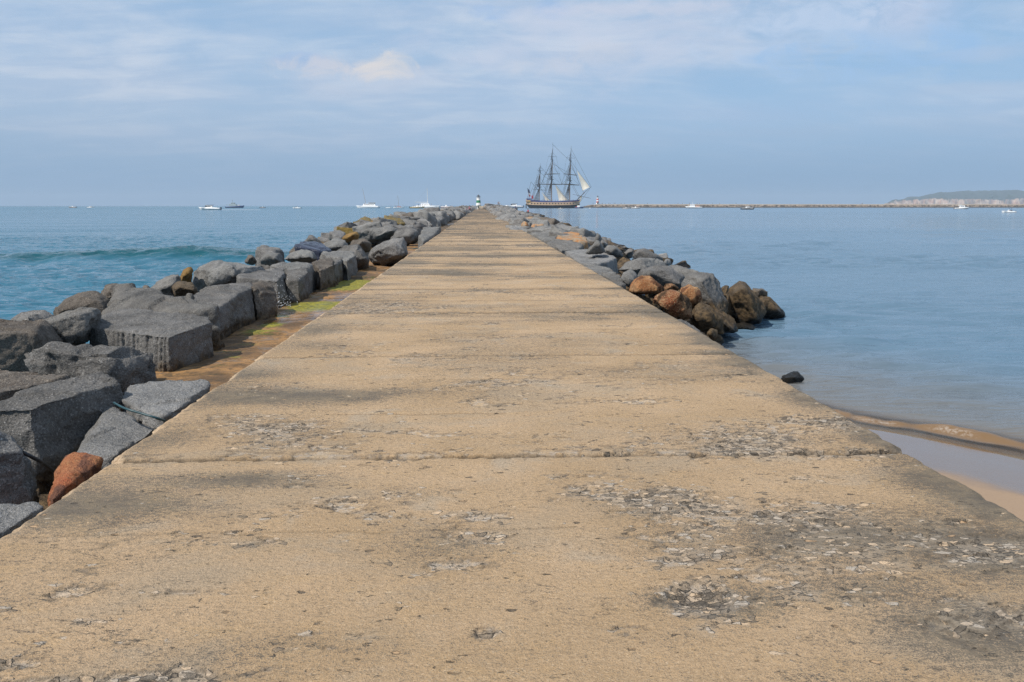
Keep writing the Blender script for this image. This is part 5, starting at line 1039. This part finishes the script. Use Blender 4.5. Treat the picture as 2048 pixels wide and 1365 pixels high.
# masts
BR = R(48)
def yard(parent, x, z, hl, r, furl=True, tilt=0.0):
    dxy = (math.cos(BR) * hl, math.sin(BR) * hl)
    y_ = MB().tube((x, .0, z), (x + dxy[1], dxy[0], z + tilt), r, r * .5, 8).tube((x, .0, z), (x - dxy[1], -dxy[0], z - tilt), r, r * .5, 8).build('yard', DSP, parent)
    if furl: 
        q = MB(); 
        for k in range(-8, 9):
            u = k / 8.6; q.ball((x + dxy[1] * u, dxy[0] * u, z + tilt * u + r * .8), r * (1.7 - .8 * abs(u)) * random.uniform(.85, 1.15), (1.6, 1.2, .9), 8)
        q.build('furled_sail', paint((.16, .13, .10), .9, .3), y_)
    return dxy
def mast(px, ptop, pbase, top_py, cross_py, rad, yards, label):
    x, zt = sp(px, ptop); zb = sp(0, pbase)[1]; ztp = sp(0, top_py)[1]; zc = sp(0, cross_py)[1]
    mo = MB().tube((x, 0, zb), (x, 0, ztp + 1.5), rad, rad * .85, 10).build('mast', MASTC, ship)
    MB().tube((x + .6, 0, ztp - 1.5), (x + .6, 0, zc + 1), rad * .62, rad * .5, 8).build('topmast', MASTC, mo); MB().tube((x + .9, 0, zc - 1), (x + .9, 0, zt), rad * .36, rad * .14, 8).build('topgallant_mast', DSP, mo)
    MB().box((x + .2, 0, ztp), (3.6, 4.8, .45), bevel=.08).tube((x, 0, ztp - 1.6), (x + .2, 0, ztp), rad, rad * 2.0).build('fighting_top', BLK, mo); MB().box((x + .8, 0, zc), (1.8, 2.6, .25)).tube((x + .7, 0, zc - 1.8), (x + .7, 0, zc + 1.6), rad * .75).build('crosstree', BLK, mo)
    MB().tube((x, 0, ztp - 3.4), (x, 0, ztp + 3.6), rad * 1.15, rad * .9).build('mast_doubling', BLK, mo)
    q = MB()
    for s in (-1, 1):
        for k in range(7): 
            xx = x - .6 - k * .95; b = np.interp(px - 1 - k * 1.9, [a[0] for a in st], [a[1] for a in st]); q.tube((xx, s * b * .93, sp(0, 403.5)[1]), (x, s * 1.4, ztp - .3), .10, n=4)
        for k in range(5): q.tube((x - .5 - k * .45, s * 2.1, ztp), (x + .6, s * .6, zc), .085, n=4)
        for k in range(3): q.tube((x - .3 - k * .4, s * 1.2, zc), (x + .9, 0, zc + (zt - zc) * .72), .065, n=4)
        for k in range(1, 9):
            u = k / 9.5; z_ = zb * 0 + sp(0, 403.5)[1] + (ztp - sp(0, 403.5)[1]) * u; w_ = 5.4 * (1 - u) + 1.4 * u; q.tube((x - .6 * (1 - u), s * w_, z_), (x - 6.3 * (1 - u), s * w_, z_), .065, n=4)
        for k in range(1, 4): u = k / 4.2; q.tube((x + .2, s * (2.1 * (1 - u) + .6 * u), ztp + (zc - ztp) * u), (x - 2.3 * (1 - u), s * (2.1 * (1 - u) + .6 * u), ztp + (zc - ztp) * u), .05, n=4)
        for k in range(3): q.tube((x - 7.2 - k * .8, s * 5, sp(0, 403.5)[1]), (x + .8, 0, zc + (k - 1) * 4), .07, n=4)
    q.build('shroud', RIG, mo)
    ends = []
    for (py, hw, r, fu, tl) in yards:
        zy = sp(0, py)[1]; hl = hw * K_ / math.sin(BR); d_ = yard(mo, x + .5, zy, hl, r, fu, tl); ends.append((x + .5, zy, d_))
    q = MB()
    for (xx, zy, d_), up_ in zip(ends, [8, 7, 4, 3]):
        for s in (-1, 1): q.tube((xx + s * d_[1], s * d_[0], zy), (xx, 0, zy + up_), .065, n=4)
    for (a, b) in zip(ends, ends[1:]):
        for s in (-1, 1): q.tube((a[0] + s * a[2][1] * .95, s * a[2][0] * .95, a[1]), (b[0] + s * b[2][1] * .95, s * b[2][0] * .95, b[1]), .05, n=4)
    q.build('rigging', RIG, mo); return mo
mast(1103, 290.5, 403.5, 361, 324, .50, [(370.5, 22, .34, True, .2), (350.5, 16.5, .26, True, .5), (317, 9, .15, False, .2)], 'main')
mast(1139, 296, 403.5, 363, 325.5, .48, [(371, 20, .34, True, -.3), (351.5, 15, .26, True, -.5), (319.5, 9.5, .15, False, 0)], 'fore')
mast(1079, 330, 402, 375.5, 346, .38, [(381, 14, .24, False, -.2), (370.5, 9.5, .18, True, .2), (343.5, 6, .12, False, 0)], 'mizzen')
x0, z0 = sp(1154, 400); x1, z1_ = sp(1167, 387); x2, z2_ = sp(1181, 375)
bs = MB().tube((x0, 0, z0), (x1 + .8, 0, z1_ + .7), .42, .32).build('bowsprit', DSP, ship); MB().tube((x1 - .6, .35, z1_ - .3), (x2, .2, z2_), .24, .13).build('jib_boom', DSP, bs)
a_, za_ = sp(1163, 393.5); MB().tube((a_, 0, za_), (a_ + 10, 7.5, za_ - 1.9), .2, .12).tube((a_, 0, za_), (a_ - 10, -7.5, za_ + 1.9), .2, .12).build('spritsail_yard', DSP, bs)
xg, zg = sp(1062, 365.5); xg2, zg2 = sp(1077.5, 382); MB().tube((xg2, 0, zg2), (xg, -1.2, zg), .2, .12).build('gaff', DSP, ship)
# stays
q = MB()
def stay(a, b, r=.10): A_ = sp(*a); B_ = sp(*b); q.tube((A_[0], 0, A_[1]), (B_[0], 0, B_[1]), r, n=4)
for a, b in (((1139.5, 300), (1181, 375)), ((1139.5, 324), (1179, 376)), ((1139.5, 330), (1167, 387)), ((1139.5, 362), (1160, 396)), ((1139, 366), (1158, 398)), ((1103.5, 293), (1139.5, 326)), ((1103.5, 324), (1139.5, 363)), ((1103.5, 362), (1137, 401)), ((1103.5, 365), (1135, 402)), ((1103.5, 330), (1139, 350)), ((1079.5, 334), (1103.5, 362)), ((1079.5, 347), (1103, 366)), ((1079.5, 376), (1101, 402)), ((1079, 346), (1056, 399)), ((1103, 324), (1079, 376)), ((1062, 366), (1055, 398)), ((1181, 375), (1160, 404)), ((1139.5, 326), (1122, 371)), ((1139.5, 326), (1159, 371)), ((1103.5, 325), (1082, 370)), ((1103.5, 325), (1124, 370))): stay(a, b)
q.build('stay', RIG, ship)
def sail(pts, belly, name='staysail'):
    A, B, C_ = [Vector((sp(*p_)[0], 0, sp(*p_)[1])) for p_ in pts]; V = []; Fc = []; n = 10; idx = {}
    for i in range(n + 1):
        for j in range(n + 1 - i):
            u, v = i / n, j / n; w_ = 1 - u - v; p_ = A * w_ + B * u + C_ * v; k_ = 27 * u * v * w_ + 2.0 * v * w_; p_ = p_ + Vector((.25 * k_, belly * k_ * .55, -.1 * k_)); idx[i, j] = len(V); V.append(p_)
    for i in range(n):
        for j in range(n - i):
            Fc.append((idx[i, j], idx[i + 1, j], idx[i, j + 1]))
            if i + j < n - 1: Fc.append((idx[i + 1, j], idx[i + 1, j + 1], idx[i, j + 1]))
    N = len(V); V2 = V + [Vector(v) + Vector((0, .05, 0)) for v in V]; F2 = Fc + [tuple(N + i for i in f)[::-1] for f in Fc]
    return MB().faces(V2, F2).build(name, SAIL, ship, True)
sail([(1152.5, 343), (1178.5, 375.5), (1164.5, 382.5)], 1.6, 'jib'); sail([(1110, 371), (1135, 401), (1118, 402)], 1.5); sail([(1083.5, 385), (1099, 401), (1091, 401.5)], 1.0)
# flags
fl = MB().tube((sp(1060.5, 399)[0], 0, sp(0, 399)[1]), (sp(1055.5, 377)[0], 0, sp(0, 377)[1]), .14, .09).build('flagstaff', DSP, ship)
def flagband(a, b, c_, d_, col): MB().poly([(sp(*p_)[0], random.uniform(-.15, .15), sp(*p_)[1]) for p_ in (a, b, c_, d_)], (0, .12, 0)).build('ensign', paint(col, .8), fl)
flagband((1055.2, 377.5), (1059.6, 382), (1061, 388), (1056.3, 386), (.01, .015, .06)); flagband((1056.3, 386), (1061, 388), (1061.6, 391.5), (1057.6, 390), (.6, .6, .6)); flagband((1057.6, 390), (1061.6, 391.5), (1060.6, 394.5), (1058.2, 393), (.40, .02, .03))
MB().poly([(sp(*p_)[0], .1, sp(*p_)[1]) for p_ in ((1063.5, 392), (1066.5, 391.5), (1067.2, 396), (1066.5, 399), (1063.2, 397))], (0, .15, 0)).build('red_flag', paint((.40, .03, .05), .8), ship)
for i in range(18): 
    px = 1064 + i * 5.2 + random.uniform(-1.5, 1.5)
    if 1060 < px < 1153: person((at(px, SD_)[0], SD_ - 3.4, SEA + sp(0, 403.2)[1]), 'stand', random.choice([(.03, .04, .08), (.3, .28, .25), (.1, .08, .07), (.35, .08, .06)]), (.04, .04, .06), 'crew member on the deck of the three masted frigate', random.uniform(0, 6), 1.0, group='crew aboard the frigate', parts=False)

# ================================================================== SMALL NEAR THINGS
def curve_obj(name, pts, r, mat):
    cu = bpy.data.curves.new(name, 'CURVE'); cu.dimensions = '3D'; s_ = cu.splines.new('BEZIER'); s_.bezier_points.add(len(pts) - 1)
    for b, p_ in zip(s_.bezier_points, pts): b.co = tuple(map(float, p_)); b.handle_left_type = b.handle_right_type = 'AUTO'
    cu.bevel_depth = r; cu.bevel_resolution = 4; cu.resolution_u = 10; o = bpy.data.objects.new(name, cu); COL.objects.link(o)
    dg = bpy.context.evaluated_depsgraph_get(); dg.update(); me = bpy.data.meshes.new_from_object(o.evaluated_get(dg)); bpy.data.objects.remove(o); me.materials.clear(); return link(name, me, mat)
tag(curve_obj('hose', [P(228, 806, .03), P(255, 819, .03), P(285, 828, .0), P(312, 836, -.03), P(330, 842, -.08)], .009, paint((.012, .05, .06), .45)), 'dark teal hose lying between the two pale slabs by the deck', 'hose')
tag(curve_obj('cable', [P(45, 905, -.1), P(65, 915, -.15), P(88, 928, -.3), P(108, 944, -.45)], .014, paint((.015, .015, .018), .5)), 'black cable drooping between dark boulders at the left edge', 'cable')
c0 = P(565, 612, -.45); q = MB()
for k in range(230):
    r_ = random.gauss(0, 1); h_ = abs(random.gauss(0, 1)); q.ball((c0[0] - .12 + r_ * .17, c0[1] + random.gauss(0, .3), c0[2] + h_ * .27 - .05), random.uniform(.003, .0075) * (1.3 if h_ < .5 else .9), n=6)
m, t = new_mat('spray'); principled(t, (.85, .88, .92), .25); tag(q.build('sea_spray', m), 'white drops of sea spray splashing up between the ledge blocks', 'spray', kind='stuff')
